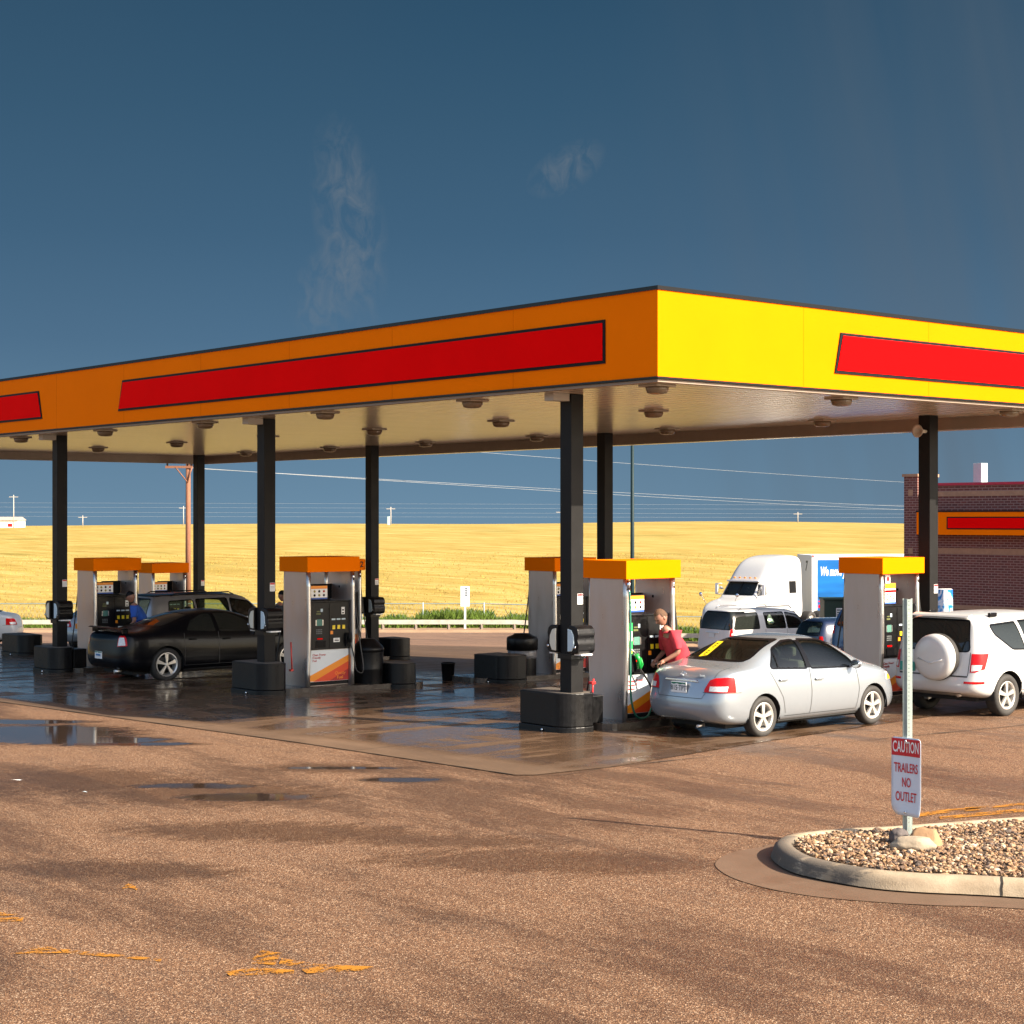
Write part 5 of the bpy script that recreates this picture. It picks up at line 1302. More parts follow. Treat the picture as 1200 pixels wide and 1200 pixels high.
for s_ in (-1, 1):
    RAV['panels'] += [('tail_light', [(s_*.70, .76), (s_*.70, 1.06), (s_*1.0, 1.06), (s_*1.0, .90), (s_*.78, .76)], (1, 2), lambda c: c.x < .6, 'redlens', .004, ((Vector((.34, 0, 1.05)), Vector((.80, 0, -.42)).normalized()),)),
                      ('reverse_light', [(s_*.72, .775), (s_*.72, .88), (s_*.835, .88), (s_*.83, .80)], (1, 2), lambda c: c.x < .5, 'clearlens', .008, (xp(.26),)),
                      ('rear_reflector', [(s_*.62, .575), (s_*.90, .575), (s_*.90, .612), (s_*.62, .612)], (1, 2), lambda c: c.x < .5, 'redlens', .005, (xp(.20),)),
                      ('tailgate_seam', [(s_*.665, .70), (s_*.675, .70), (s_*.69, 1.08), (s_*.68, 1.08)], (1, 2), lambda c: c.x < .5, seam, .003, ())]
RAV['panels'] += [('tailgate_seam', [(-.67, .675), (.67, .675), (.67, .70), (-.67, .70)], (1, 2), lambda c: c.x < .5, seam, .003, ())]
for cnd in (sideR, sideL):
    RAV['panels'] += [('window_divider', [(1.385, 1.09), (1.46, 1.09), (1.375, 1.55), (1.29, 1.54)], (0, 2), cnd, 'paint_white', .004, ())]
RAV['handle_mat'] = M['black_gloss']
rx_, ry_ = 24.02, 17.52
suv = make_car(RAV, 'white_suv', 'white SUV with a round white spare wheel cover on its tailgate', 'car', (rx_, ry_, zg(26, 17.5)+.005), 0)
b = BM(); cz = .985; cy = -.13
lathe(b, [(.0001, -.265), (.12, -.264), (.27, -.250), (.335, -.232), (.372, -.19), (.382, -.12), (.382, -.085)], 48, 'X', (0, cy, cz)); sw = link('spare_wheel_cover', b, M['paint_white'], suv)
b = BM(); lathe(b, [(.372, -.085), (.388, -.075), (.388, .0), (.35, .03), (.0001, .03)], 48, 'X', (0, cy, cz)); link('spare_tyre', b, M['rubber'], sw)
b = BM(); tube(b, [(-.250, cy+.24, cz-.02), (-.262, cy, cz-.095), (-.250, cy-.24, cz-.02)], .018, 8); link('moulded_ridge', b, M['paint_white'], sw)
plate(suv, .0, .70-.22, .80, '', .30, .15, mat('teal_plate', (.01, .24, .20), .4), hills=False)
for s_ in (-1, 1):
    pass
    b = BM(); box(b, .70, .90, s_*.60-.028, s_*.60+.028, 1.63, 1.70, .015); link('rail_foot', b, M['black_gloss'], suv)
b = BM(); prism(b, [(.30, 1.665), (.30, 1.69), (.20, 1.665), (.17, 1.635)], -.56, .56, 'Y', .006); link('roof_spoiler', b, M['paint_white'], suv)
b = BM(); tube(b, [(.3, -.42, .38), (.10, -.42, .36)], .028, 10); link('exhaust_pipe', b, M['steel_edge'], suv)
b = BM(); box(b, .0, .13, -.55, .55, .40, .46, .01); link('bumper_valance', b, M['underbody'], suv)
# black coupe ------------------------------------------------------------
CH = dict(L=5.08, H=1.47, roofw=.60, hi=True, bulge=.05, paint=M['paint_black'], wheel_r=.355, rim_r=.245, tyre_w=.22, axles=(1.02, 4.07), arch=.045,
    xs=[0, .05, .18, .40, .72, 1.05, 1.45, 1.85, 2.3, 2.75, 3.15, 3.5, 3.8, 4.1, 4.45, 4.75, 4.95, 5.05, 5.08],
    top=[(0, .96), (.05, 1.03), (.18, 1.065), (.6, 1.075), (.85, 1.13), (1.35, 1.31), (1.8, 1.43), (2.3, 1.47), (2.7, 1.455), (3.1, 1.36), (3.65, 1.09), (4.2, 1.02), (4.75, .93), (5.0, .82), (5.08, .72)],
    belt=[(0, .86), (.18, .95), (.9, 1.0), (1.6, .98), (2.5, .945), (3.6, .93), (4.5, .86), (5.08, .66)],
    bot=[(0, .30), (.3, .22), (.7, .20), (4.2, .20), (4.8, .20), (5.08, .26)],
    hw=[(0, .62), (.05, .79), (.18, .88), (.4, .925), (1.05, .945), (2.5, .935), (4.0, .94), (4.6, .90), (4.85, .80), (5.0, .66), (5.08, .52)],
    rear=[(.2, .09), (.42, -.03), (.62, -.03), (.74, .02), (.95, .01), (1.1, .03)], front=[(.2, .04), (.5, -.01), (.8, .06)],
    rearcut=1.7, frontcut=2.9, glass=M['darkglass'], side_windows=[([(1.50, 1.05), (2.22, 1.005), (2.20, 1.395), (1.98, 1.375), (1.66, 1.25)], ''), ([(2.30, 1.0), (3.38, .975), (3.30, 1.08), (2.92, 1.30), (2.68, 1.385), (2.27, 1.40)], '')],
    rear_window=([(-.66, 1.155), (.66, 1.155), (.50, 1.40), (-.50, 1.40)], 'darkglass', 0), windshield=([(-.68, 1.15), (.68, 1.15), (.54, 1.40), (-.54, 1.40)], 'darkglass', 0),
    seat_x=(2.45, 1.6), dash_x=3.45, mirror=(3.22, 1.02), handles=[(1.62, .87), (2.45, .85)], style='split')
CH['panels'] = []
for s_ in (-1, 1):
    CH['panels'] += [('tail_light', [(s_*.62, .76), (s_*.62, .985), (s_*1.0, .985), (s_*1.0, .80)], (1, 2), rr_, 'redlens', .004, (xp(.13),)), ('reverse_light', [(s_*.64, .78), (s_*.64, .95), (s_*.90, .95), (s_*.90, .80)], (1, 2), rr_, 'clearlens', .008, (xp(.10),))]  # clear patch also paints the whitish reflection on the tail light
CH['panels'] += seams(1.0, (1.42, 2.26, 3.42), .32)
coupe = make_car(CH, 'black_sedan', 'black sedan with a rear spoiler and silver five-spoke wheels', 'car', (17.30, 33.62, zg(19.5, 33.2)+.0), 0)
b = BM(); prism(b, [(.02, 1.115), (.08, 1.14), (.26, 1.135), (.28, 1.12)], -.74, .74, 'Y', .008)
for s_ in (-1, 1): box(b, .10, .22, s_*.66-.03, s_*.66+.03, 1.02, 1.12, .01)
link('spoiler', b, M['paint_black'], coupe)
plate(coupe, -.035, .05, .56, '', .31, .155); b = BM(); px_ = surf(coupe, .05, .56)-.03; box(b, px_, px_+.004, -.06, .13, .545, .585); link('plate_print', b, mat('plate_blue_print', (.04, .16, .35), .5), coupe)
b = BM(); tube(b, [(.2, -.5, .25), (.0, -.5, .24)], .035, 10); link('exhaust_pipe', b, M['steel_edge'], coupe)
b = BM(); lathe(b, [(.0001, -.004), (.028, -.002), (.03, .01)], 16, 'X', (.0, 0, .90)); link('emblem', b, M['chrome'], coupe)
# grey wagon behind it ----------------------------------------------------
p = at(181, 44.8)
WG = suv_spec(paint=M['paint_grey'], L=5.0, H=1.78, hw=.96, belt=1.06, hood=1.12, cowl=3.65, wtop=2.95, axles=(.95, 3.85), rake=.34, roofw=.70, dark='glass', rearz=(1.14, 1.64),
    side=[([(.62, 1.14), (1.42, 1.12), (1.38, 1.60), (.70, 1.58)], 'glass'), ([(1.52, 1.12), (2.42, 1.10), (2.40, 1.62), (1.48, 1.61)], 'glass'), ([(2.52, 1.10), (3.50, 1.07), (3.05, 1.52), (2.50, 1.61)], 'glass')])
WG['panels'] = seams(1.08, (1.46, 2.48, 3.6))
for s_ in (-1, 1): WG['panels'] += [('tail_light', [(s_*.80, .80), (s_*.80, 1.12), (s_*1.1, 1.12), (s_*1.1, .80)], (1, 2), lambda c: c.x < .5, 'redlens', .004, (xp(.16),))]
WG['panels'] += [('roof_panel', [(-.6, 1.70), (.6, 1.70), (.6, 1.9), (-.6, 1.9)], (1, 2), lambda c: .3 < c.x < 2.9 and c.z > 1.7, 'black_gloss', .002, ())]
wagon = make_car(WG, 'grey_wagon', 'grey SUV with roof rails behind the black sedan', 'car', (21.6, 40.5, zg(24, 40.5)-.02), 0)
for s_ in (-1, 1):
    b = BM(); tube(b, [(.8, s_*.66, 1.72), (.95, s_*.66, 1.785), (2.5, s_*.66, 1.785), (2.65, s_*.66, 1.72)], .016, 8); link('roof_rail', b, M['black_gloss'], wagon)
b = BM(); box(b, .66, 1.38, -.925, -.915, 1.15, 1.20); link('window_sticker', b, M['paleblue'], wagon)
# white full-size SUV -----------------------------------------------------
EX = suv_spec(paint=M['paint_white'], L=5.25, H=1.96, hw=1.0, belt=1.20, hood=1.22, cowl=3.85, wtop=3.2, axles=(1.15, 4.15), wheel_r=.39, rim=.23, rake=.30, roofw=.74, dark='darkglass', rearz=(1.25, 1.83), sill=.36,
    side=[([(.26, 1.26), (1.40, 1.26), (1.40, 1.81), (.44, 1.79)], 'darkglass'), ([(1.72, 1.27), (2.62, 1.25), (2.60, 1.80), (1.70, 1.79)], 'glass'), ([(2.72, 1.25), (3.72, 1.22), (3.30, 1.68), (2.70, 1.79)], 'glass')])
EX['rear_window'] = ([(-.88, 1.25), (.88, 1.25), (.76, 1.84), (-.76, 1.84)], 'darkglass', 0)
EX['panels'] = seams(1.22, (1.66, 2.67, 3.82), .5)
for s_ in (-1, 1): EX['panels'] += [('tail_light', [(s_*.86, .95), (s_*.86, 1.27), (s_*1.1, 1.27), (s_*1.1, .95)], (1, 2), lambda c: c.x < .5, 'redlens', .004, (xp(.20),)), ('reverse_light', [(s_*.90, 1.05), (s_*.90, 1.13), (s_*1.1, 1.13), (s_*1.1, 1.05)], (1, 2), lambda c: c.x < .5, 'clearlens', .008, (xp(.18),))]
pe = at(818, 67)
def place_rear_left(px, D, L_, hw, rz):               # rear left corner of a car at this pixel column
    p = at(px, D); v = Vector((0, hw, 0)); v.rotate(Matrix.Rotation(rz, 3, 'Z')); q = Vector((p.x, p.y, 0))-v; m_ = Vector((L_/2, 0, 0)); m_.rotate(Matrix.Rotation(rz, 3, 'Z')); return (q.x, q.y, zg(q.x+m_.x, q.y+m_.y))
big = make_car(EX, 'white_large_suv', 'large white SUV with dark rear windows parked in front of the white truck', 'car', place_rear_left(814, 63, 5.25, 1.0, R(-8)), R(-8))
plate(big, .02, 0, 1.02, '', .30, .15, M['paleblue'], hills=False)
b = BM(); box(b, -.03, .05, -.36, .36, 1.10, 1.14, .01); link('tailgate_trim', b, M['paleblue'], big)
for s_ in (-1, 1):
    b = BM(); tube(b, [(.7, s_*.66, 1.93), (.8, s_*.66, 2.01), (3.0, s_*.66, 2.01), (3.1, s_*.66, 1.92)], .022, 8); link('roof_rail', b, M['steel_edge'], big)
# dark wagon, blue minivan ------------------------------------------------
DK = suv_spec(paint=M['paint_navy'], L=4.5, H=1.60, hw=.88, belt=1.0, hood=1.02, cowl=3.2, wtop=2.5, axles=(.85, 3.5), rake=.38, roofw=.64, dark='glass', rearz=(1.06, 1.46),
    side=[([(.62, 1.06), (1.30, 1.05), (1.26, 1.44), (.72, 1.42)], 'glass'), ([(1.38, 1.05), (2.18, 1.03), (2.16, 1.46), (1.35, 1.45)], 'glass'), ([(2.26, 1.03), (3.10, 1.0), (2.66, 1.38), (2.24, 1.45)], 'glass')])
DK['panels'] = seams(1.02, (1.34, 2.22))
for s_ in (-1, 1): DK['panels'] += [('tail_light', [(s_*.70, .78), (s_*.70, 1.04), (s_*1.1, 1.04), (s_*1.1, .78)], (1, 2), lambda c: c.x < .5, 'redlens', .004, (xp(.16),))]
dk = make_car(DK, 'dark_wagon', 'dark navy wagon parked between the large white SUV and the blue minivan', 'car', place_rear_left(926, 58, 4.5, .88, R(-16)), R(-16))
b = BM(); lathe(b, [(.0001, -.006), (.075, -.004), (.08, .0)], 16, 'Y', (1.0, -.90, .80)); link('door_badge', b, M['paleblue'], dk)
VN = suv_spec(paint=M['paint_blue'], L=4.9, H=1.74, hw=.97, belt=1.05, hood=1.08, cowl=3.6, wtop=2.7, axles=(.95, 3.85), rake=.30, roofw=.70, dark='darkglass', rearz=(1.16, 1.60),
    side=[([(.60, 1.14), (1.50, 1.12), (1.46, 1.56), (.70, 1.54)], ''), ([(1.60, 1.12), (2.5, 1.10), (2.48, 1.58), (1.57, 1.57)], ''), ([(2.58, 1.10), (3.45, 1.06), (2.9, 1.50), (2.56, 1.57)], '')])
VN['panels'] = seams(1.08, (1.54, 2.54))
for s_ in (-1, 1): VN['panels'] += [('tail_light', [(s_*.74, .92), (s_*.74, 1.14), (s_*1.1, 1.14), (s_*1.1, .92)], (1, 2), lambda c: c.x < .5, 'redlens', .004, (xp(.22),))]
vn = make_car(VN, 'blue_minivan', 'blue minivan, only its rear left half showing beside a steel pump wing', 'car', place_rear_left(969, 50, 4.9, .97, R(0)), R(0))
plate(vn, .0, .15, .92, '', .31, .155); b = BM(); box(b, .9, 2.4, -.45, .45, 1.76, 1.96, .08, 3); link('roof_box', b, M['black_gloss'], vn)
# cars at the left edge ---------------------------------------------------
HB = dict(SED); HB.update(paint=M['paint_white'], hi=False, panels=[p_ for p_ in sedan_panels() if 'light' in p_[0] or 'seam' in p_[0]])
q = at(-30, 59)
hb = make_car(HB, 'white_sedan', 'white car at the left edge of the photo, only its rear end showing', 'car', (0, 0, 0), 0)
ang = math.atan2(FY, FX)+R(95)                        # pointing left across the view
rearp = at(23, 58.5); hb.location = (rearp.x, rearp.y, zg(rearp.x, rearp.y)+.03); hb.rotation_euler = (0, 0, ang)
SC = dict(SED); SC.update(paint=M['paint_grey'], hi=False, panels=[p_ for p_ in sedan_panels() if 'light' in p_[0] or 'seam' in p_[0]])
sc = make_car(SC, 'silver_car', 'silver grey car with an orange plate partly hidden by the leftmost pump', 'car', (0, 0, 0), 0)
q = at(101, 52); sc.location = (q.x, q.y, zg(q.x, q.y)); sc.rotation_euler = (0, 0, math.atan2(FY, FX)-R(8))
plate(sc, .0, .16, .73, '', .31, .155, M['orange'], hills=False)
# ------------------------------------------------------------ truck and trailer
TK = dict(L=7.0, H=3.72, roofw=1.02, hi=True, bulge=.10, paint=M['paint_white'], wheel_r=.50, rim_r=.29, tyre_w=.28, axles=(1.2, 5.95), arch=.10,
    xs=[0, .05, .15, .5, 1.0, 1.6, 2.2, 2.7, 3.2, 3.6, 3.95, 4.15, 4.35, 4.6, 4.9, 5.3, 5.9, 6.4, 6.8, 6.95, 7.0],
    top=[(0, 3.62), (.1, 3.70), (.6, 3.74), (1.6, 3.72), (2.4, 3.62), (3.0, 3.40), (3.5, 3.02), (3.8, 2.72), (3.95, 2.60), (4.35, 2.22), (4.75, 1.86), (4.95, 1.78), (5.6, 1.72), (6.3, 1.58), (6.75, 1.40), (7.0, 1.15)],
    belt=[(0, 1.9), (3.0, 1.9), (4.2, 1.78), (4.9, 1.62), (5.6, 1.5), (6.6, 1.25), (7.0, .98)],
    bot=[(0, .75), (1, .55), (5, .45), (7, .40)], hw=[(0, 1.02), (.05, 1.12), (.15, 1.17), (.5, 1.18), (3.0, 1.17), (4.4, 1.12), (5.2, 1.0), (6.2, .98), (6.7, .90), (6.9, .78), (7.0, .62)],
    rear=[(0, 0), (4, 0)], front=[(.3, 0), (.8, 0), (1.6, .10)], rearcut=.1, frontcut=3.85,
    side_windows=[([(3.72, 1.92), (4.52, 1.86), (4.10, 2.38), (3.74, 2.40)], 'glass')], windshield=([(-.86, 1.90), (.86, 1.90), (.80, 2.50), (-.80, 2.50)], 'glass', 0),
    seat_x=(3.1, 2.2), dash_x=4.6, mirror=(4.35, 2.2), handles=[(3.80, 1.72)], spokes=8)
TK['panels'] = [('sleeper_window', [(.75, 1.93), (1.45, 1.93), (1.45, 2.50), (.75, 2.50)], (0, 2), cnd_, 'black_gloss', .012, ()) for cnd_ in (sideR, sideL)]+[('windshield_divider', [(-.03, 1.90), (.03, 1.90), (.03, 2.5), (-.03, 2.5)], (1, 2), lambda c: c.x > 3.9, 'black', .02, ())]
for cnd in (sideR, sideL): TK['panels'] += [('door_seam', [(3.40, .7), (3.42, .7), (3.42, 2.5), (3.40, 2.5)], (0, 2), cnd, seam, .004, ()), ('door_seam', [(4.66, .7), (4.68, .7), (4.68, 1.7), (4.66, 1.7)], (0, 2), cnd, seam, .004, ())]
TKs = .93
fdir = Vector((-math.sin(R(44)), -math.cos(R(44))))   # heading in (lateral, depth): left and towards the viewer
hx = fdir.x*FY+fdir.y*FX; hy = -fdir.x*FX+fdir.y*FY; trz = math.atan2(hy, hx)
trk = make_car(TK, 'truck_tractor', 'white sleeper truck with rounded roof fairing pulling the blue trailer', 'truck', (0, 0, 0), 0)
# near (left-hand) rear side corner at px 942, depth 79
lv = Vector((0, 1.17*TKs, 0)); lv.rotate(Matrix.Rotation(trz, 3, 'Z')); q = at(942, 78)
trk.location = (q.x-lv.x, q.y-lv.y, H-(650-HY)/F*79-3.72*TKs); trk.rotation_euler = (0, 0, trz); trk.scale = (TKs*.79, TKs, TKs)
for s_ in (-1, 1):
    b = BM(); box(b, 4.42, 4.50, s_*1.36-.08, s_*1.36+.08, 1.9, 2.40, .03); tube(b, [(4.45, s_*1.05, 2.4), (4.47, s_*1.42, 2.4)], .02, 6); tube(b, [(4.45, s_*1.05, 1.9), (4.47, s_*1.42, 1.9)], .02, 6); link('side_mirror', b, M['white'], trk)
    b = BM(); lathe(b, [(.0001, .0), (.10, .02), (.09, .06), (.0001, .08)], 12, 'X', (6.5, s_*1.05, 1.95)); tube(b, [(6.4, s_*.8, 1.5), (6.52, s_*1.05, 1.95)], .015, 6); link('hood_mirror', b, M['chrome'], trk)
    b = BM(); lathe(b, [(.30, 2.7), (.32, 2.72), (.32, 3.9), (.30, 3.92)], 20, 'X', (0, s_*.98, .62)); link('fuel_tank', b, M['steel_edge'], trk)
b = BM(); box(b, 3.98, 4.22, -.92, .92, 2.50, 2.57, .03); link('sun_visor', b, M['paint_white'], trk)
for k in range(5):
    b = BM(); box(b, 3.93, 4.0, -.6+.3*k-.05, -.6+.3*k+.05, 2.66, 2.72, .01); link('roof_marker_light', b, M['orange'], trk)
b = BM(); box(b, -2.4, .2, -.42, .42, .62, .82); link('chassis_frame', b, M['underbody'], trk)
for ax in (-.9, -2.1):
    for s_ in (-1, 1): make_wheel(.50, .5, .29, 8, '', trk, ax, s_*.92, s_)
# trailer
tang = math.atan2(hy, hx)                             # placeholder, set from its own heading
td = Vector((-math.cos(R(6)), -math.sin(R(6)))); tx_, ty_ = td.x*FY+td.y*FX, -td.x*FX+td.y*FY; trz2 = math.atan2(ty_, tx_)
tr = thing('box_trailer', 'white box trailer with a blue panel reading We move you', 'trailer', (0, 0, 0), 0)
LT, WT, HT0, HT1 = 13.5, 2.45, 1.15, 3.88
b = BM(); box(b, -LT, 0, -WT/2, WT/2, HT0, HT1, .03); link('box_body', b, mat('white_trailer_skin', (.70, .71, .70), .4, var=.04), tr)
b = BM(); box(b, -LT+.3, -.28, WT/2+.002, WT/2+.008, 1.35, 3.66); bp = link('blue_panel', b, M['truckblue'], tr)
text_obj('We move you', .56, M['white'], face_mx((-.40, WT/2+.010, 3.12), (-1, 0, 0), (0, 0, 1)), bp, ext=.001, align='LEFT', sx=.44, shear=.22, bold=.018)
b = BM(); box(b, -.62, -.32, WT/2+.009, WT/2+.012, 1.48, 1.62); box(b, -.62, -.32, WT/2+.009, WT/2+.012, 1.75, 1.80); link('red_print', b, M['redpanel'], bp)
text_obj('7', .62, M['platetext'], face_mx((.004, .35, 3.35), (0, 1, 0), (0, 0, 1)), tr, ext=.002, shear=.25, bold=.02)
b = BM(); box(b, -LT-.02, .01, WT/2-.01, WT/2+.02, HT1-.10, HT1+.01); box(b, -LT, .01, -WT/2-.02, WT/2+.02, HT0-.08, HT0+.02); link('top_rail', b, M['hvac'], tr)
for k in range(3):
    b = BM(); box(b, -.10-k*6, -.02-k*6, WT/2+.021, WT/2+.035, HT1-.07, HT1-.02); link('marker_light', b, M['redlens'], tr)
b = BM(); box(b, -2.6, -2.4, .5, .7, .15, HT0); box(b, -2.6, -2.4, -.7, -.5, .15, HT0); link('landing_leg', b, M['underbody'], tr)
for ax in (-11.2, -12.4):
    for s_ in (-1, 1): make_wheel(.50, .5, .29, 8, '', tr, ax, s_*.95, s_)
lv = Vector((0, WT/2, 0)); lv.rotate(Matrix.Rotation(trz2, 3, 'Z')); q = at(951, 79.5)
tr.location = (q.x-lv.x, q.y-lv.y, H-(650.5-HY)/F*79.5-HT1); tr.rotation_euler = (0, 0, trz2)
# ------------------------------------------------------------ green cabinet in front of the trailer
q = at(985, 66)
t = thing('utility_cabinet', 'dark green utility cabinet with a white label in front of the blue trailer', 'cabinet', (q.x, q.y, zg(q.x, q.y)), LAT)
ht = (H-(701-HY)/F*66)-zg(q.x, q.y)
b = BM(); box(b, -.70, 1.1, -.5, .5, 0, ht, .03); link('housing', b, M['dkgreen'], t)
b = BM(); box(b, -.74, 1.14, -.54, .54, ht-.06, ht+.02, .02); link('lid', b, M['dkgreen'], t)
b = BM(); box(b, -.26, .0, -.512, -.505, ht-.72, ht-.35); lb = link('label', b, M['white'], t)
b = BM(); [box(b, -.23, -.03, -.516, -.513, ht-.44-.09*k, ht-.40-.09*k) for k in range(3)]; link('label_print', b, M['platetext'], lb)
# ------------------------------------------------------------ store
XS = 49.1
q = at(1060, 60); ys0 = q.y; zs = -1.9
st = thing('brick_store', 'brown brick store with orange and red sign band at the right', 'building', (XS, ys0, zs))
ztop = lambda py, D=57.5: H-(py-HY)/F*D-zs
def sb(nm, m_, x0, x1, y0, y1, z0, z1, parent=st, bev=0): b = BM(); box(b, x0, x1, y0, y1, z0, z1, bev); return link(nm, b, m_, parent)
zt = ztop(568)
sb('wall', M['brick'], .30, 14, -24, -.57, 0, zt)
pil = sb('corner_pilaster', M['brick'], 0, 1.1, -.56, 0, 0, ztop(559, 60))
sb('pilaster_cap', M['trim_stone'], -.05, 1.15, -.61, .05, ztop(559, 60)+.002, ztop(559, 60)+.10)
sb('square_tile', M['trim_stone'], -.012, -.001, -.37, -.18, ztop(581, 60), ztop(574, 60), pil); sb('square_tile', M['trim_stone'], -.012, -.001, -.37, -.18, ztop(649, 60), ztop(642, 60), pil)
sb('parapet_cap', M['mapleroof'], .25, 14.05, -24, -.62, zt+.002, zt+.09)
sb('stone_course', M['trim_stone'], .285, .299, -24, -.57, ztop(581), ztop(575)); sb('stone_course', M['trim_stone'], .285, .299, -24, -.57, ztop(650), ztop(643)); sb('stone_course', M['trim_stone'], .285, .299, -24, -.57, ztop(716), ztop(711))
sg = sb('sign_band', M['yellow'], -.16, .284, -24, -.64, ztop(627), ztop(600)); sb('band_top_flashing', M['black_gloss'], -.18, .28, -24.0, -.62, ztop(600)+.002, ztop(600)+.05, sg)
b = BM(); box(b, -.185, -.175, -24, -1.92, ztop(619), ztop(607)); rp = link('red_stripe', b, M['redpanel'], sg); b = BM(); box(b, -.174, -.1605, -24.05, -1.87, ztop(619)-.04, ztop(607)+.04); link('stripe_border', b, M['black'], sg)
q = at(1127, 58); hz = ztop(543, 60); 
hv = thing('roof_vent', 'pale sheet metal box vent standing on the store roof', 'roof vent', (XS+3.2, q.y+1.6, zs+zt-.3))
b = BM(); box(b, -.19, .19, -.17, .17, 0, hz-zt+.35, .01); link('duct', b, M['hvac'], hv); b = BM(); box(b, -.24, .24, -.22, .22, .28, .42, .01); link('curb_flashing', b, M['hvac'], hv)
# ice chest by the wall
q = at(1106, 52.5)
t = thing('ice_chest', 'blue and white ice chest between the sunlit column and the brick wall', 'ice chest', (q.x, q.y, zg(q.x, q.y)), 0)
zi = (H-(690-HY)/F*52.5)-zg(q.x, q.y)
b = BM(); box(b, -.20, .20, -.18, .18, 0, zi, .03); link('cabinet', b, M['white'], t)
s_ = NT('ice_print'); M['iceprint'] = s_.mt; c_ = s_.ramp(s_.noise(3.2, 3, .5, None, 1.2), [(.40, (.01, .12, .45)), (.47, (.04, .35, .70)), (.55, (.75, .80, .84))]); s_.L(c_, s_.p.inputs['Base Color']); s_.p.inputs['Roughness'].default_value = .4
b = BM(); box(b, -.215, -.201, -.16, .16, .2, zi-.02); box(b, -.18, .18, -.195, -.181, .2, zi-.02); link('ice_print', b, M['iceprint'], t)
# ------------------------------------------------------------ barrier, fence, posts, wires, far things
def cross(D, px): u = (px-CX)/F*D; return u
def barrier():
    root = thing('low_barrier', 'long low white rail on short posts along the grass verge', 'barrier', (0, 0, 0))
    D = 83.6; b = BM()
    us = [-36+1.57*k for k in range(46)]
    for a, c in zip(us, us[1:]):
        xa = UD2XY(a, D); xc = UD2XY(c, D); za, zc_ = zg_ud(a, D), zg_ud(c, D); d = Vector((xc[0]-xa[0], xc[1]-xa[1])).normalized(); n_ = Vector((-d.y, d.x))*.05
        vs = [b.verts.new(p) for p in ((xa[0]-n_.x, xa[1]-n_.y, za+.36), (xc[0]-n_.x, xc[1]-n_.y, zc_+.36), (xc[0]-n_.x, xc[1]-n_.y, zc_+.57), (xa[0]-n_.x, xa[1]-n_.y, za+.57), (xa[0]+n_.x, xa[1]+n_.y, za+.36), (xc[0]+n_.x, xc[1]+n_.y, zc_+.36), (xc[0]+n_.x, xc[1]+n_.y, zc_+.57), (xa[0]+n_.x, xa[1]+n_.y, za+.57))]
        for i in ((0, 1, 2, 3), (5, 4, 7, 6), (3, 2, 6, 7), (0, 4, 5, 1)): b.faces.new([vs[k] for k in i])
    link('rail', b, mat('faded_white_rail', (.42, .38, .32), .6, var=.3, scale=3), root)
    pb = BM(); box(pb, -.06, .06, -.05, .05, -.1, .36); first = None
    pm = mat('rail_post', (.16, .13, .10), .7, var=.2)
    for k, a in enumerate(us):
        x, y = UD2XY(a, D)
        if first is None: first = link('post', pb, pm, root); o = first
        else: o = first.copy(); COL.objects.link(o)
        o.location = (x, y, zg_ud(a, D))
barrier()
def fence():
    root = thing('chain_link_fence', 'thin grey chain link fence in front of the golden field', 'fence', (0, 0, 0)); D = 87.5; Hh = 1.18
    us = [-38+3.05*k for k in range(26)]
    b = BM()
    for a, c in zip(us, us[1:]):
        tube(b, [(*UD2XY(a, D), fz(a, D)+Hh), (*UD2XY(c, D), fz(c, D)+Hh)], .026, 6, cap=False)
    link('top_rail', b, M['galv'], root); b = BM()
    for a, c in zip(us, us[1:]):                      # wire mesh, diagonal strands as thin strips
        n = 14
        for k in range(n):
            for dr in (0, 1):
                u0 = lerp(a, c, k/n); u1 = lerp(a, c, (k+3)/n); z0, z1 = (0, Hh) if dr else (Hh, 0)
                p = Vector((*UD2XY(u0, D), fz(u0, D)+z0)); q_ = Vector((*UD2XY(u1, D), fz(u1, D)+z1)); w = Vector((.0035, 0, .0035)); w2 = Vector((FY*.0045, -FX*.0045, 0))
                b.faces.new([b.verts.new(v) for v in (p-w2, p+w2, q_+w2, q_-w2)])
    link('wire_mesh', b, M['galv'], root)
    first = None
    for a in us:
        if first is None: pb = BM(); lathe(pb, [(.032, -.2), (.032, Hh+.05), (.0001, Hh+.08)], 8); first = link('post', pb, M['galv'], root, loc=(*UD2XY(a, D), fz(a, D)))
        else: o = first.copy(); COL.objects.link(o); o.location = (*UD2XY(a, D), fz(a, D))
fence()
q = at(545, 84.8); t = thing('roadside_sign', 'small white sign on a white post by the low rail, left of centre', 'sign', (q.x, q.y, zg(q.x, q.y)+.05), LAT)
hz = (H-(687-HY)/F*84.8)-zg(q.x, q.y)-.05
b = BM(); box(b, -.05, .05, -.03, .03, 0, hz-.1, .004); link('post', b, M['white'], t); b = BM(); box(b, -.22, .22, -.05, -.032, hz-.98, hz, .004); pl_ = link('sign_plate', b, M['signface'], t)
b = BM()
for k in range(5): box(b, .0, .12, -.0535, -.0505, hz-.14-.085*k, hz-.09-.085*k)
link('sign_print', b, M['platetext'], pl_)
q = at(741, 62); t = thing('light_pole', 'thin dark green lot light pole rising behind the canopy', 'light pole', q, LAT)
b = BM(); lathe(b, [(.085, 0), (.075, 2), (.055, 8.6), (.0001, 8.62)], 12); link('pole', b, M['polegreen'], t); b = BM(); lathe(b, [(.26, -.1), (.26, .55), (.0001, .57)], 20); link('footing', b, M['concrete'], t)
b = BM(); box(b, -.6, .6, -.18, .18, 8.6, 8.78, .02); link('lamp_head', b, M['polegreen'], t)
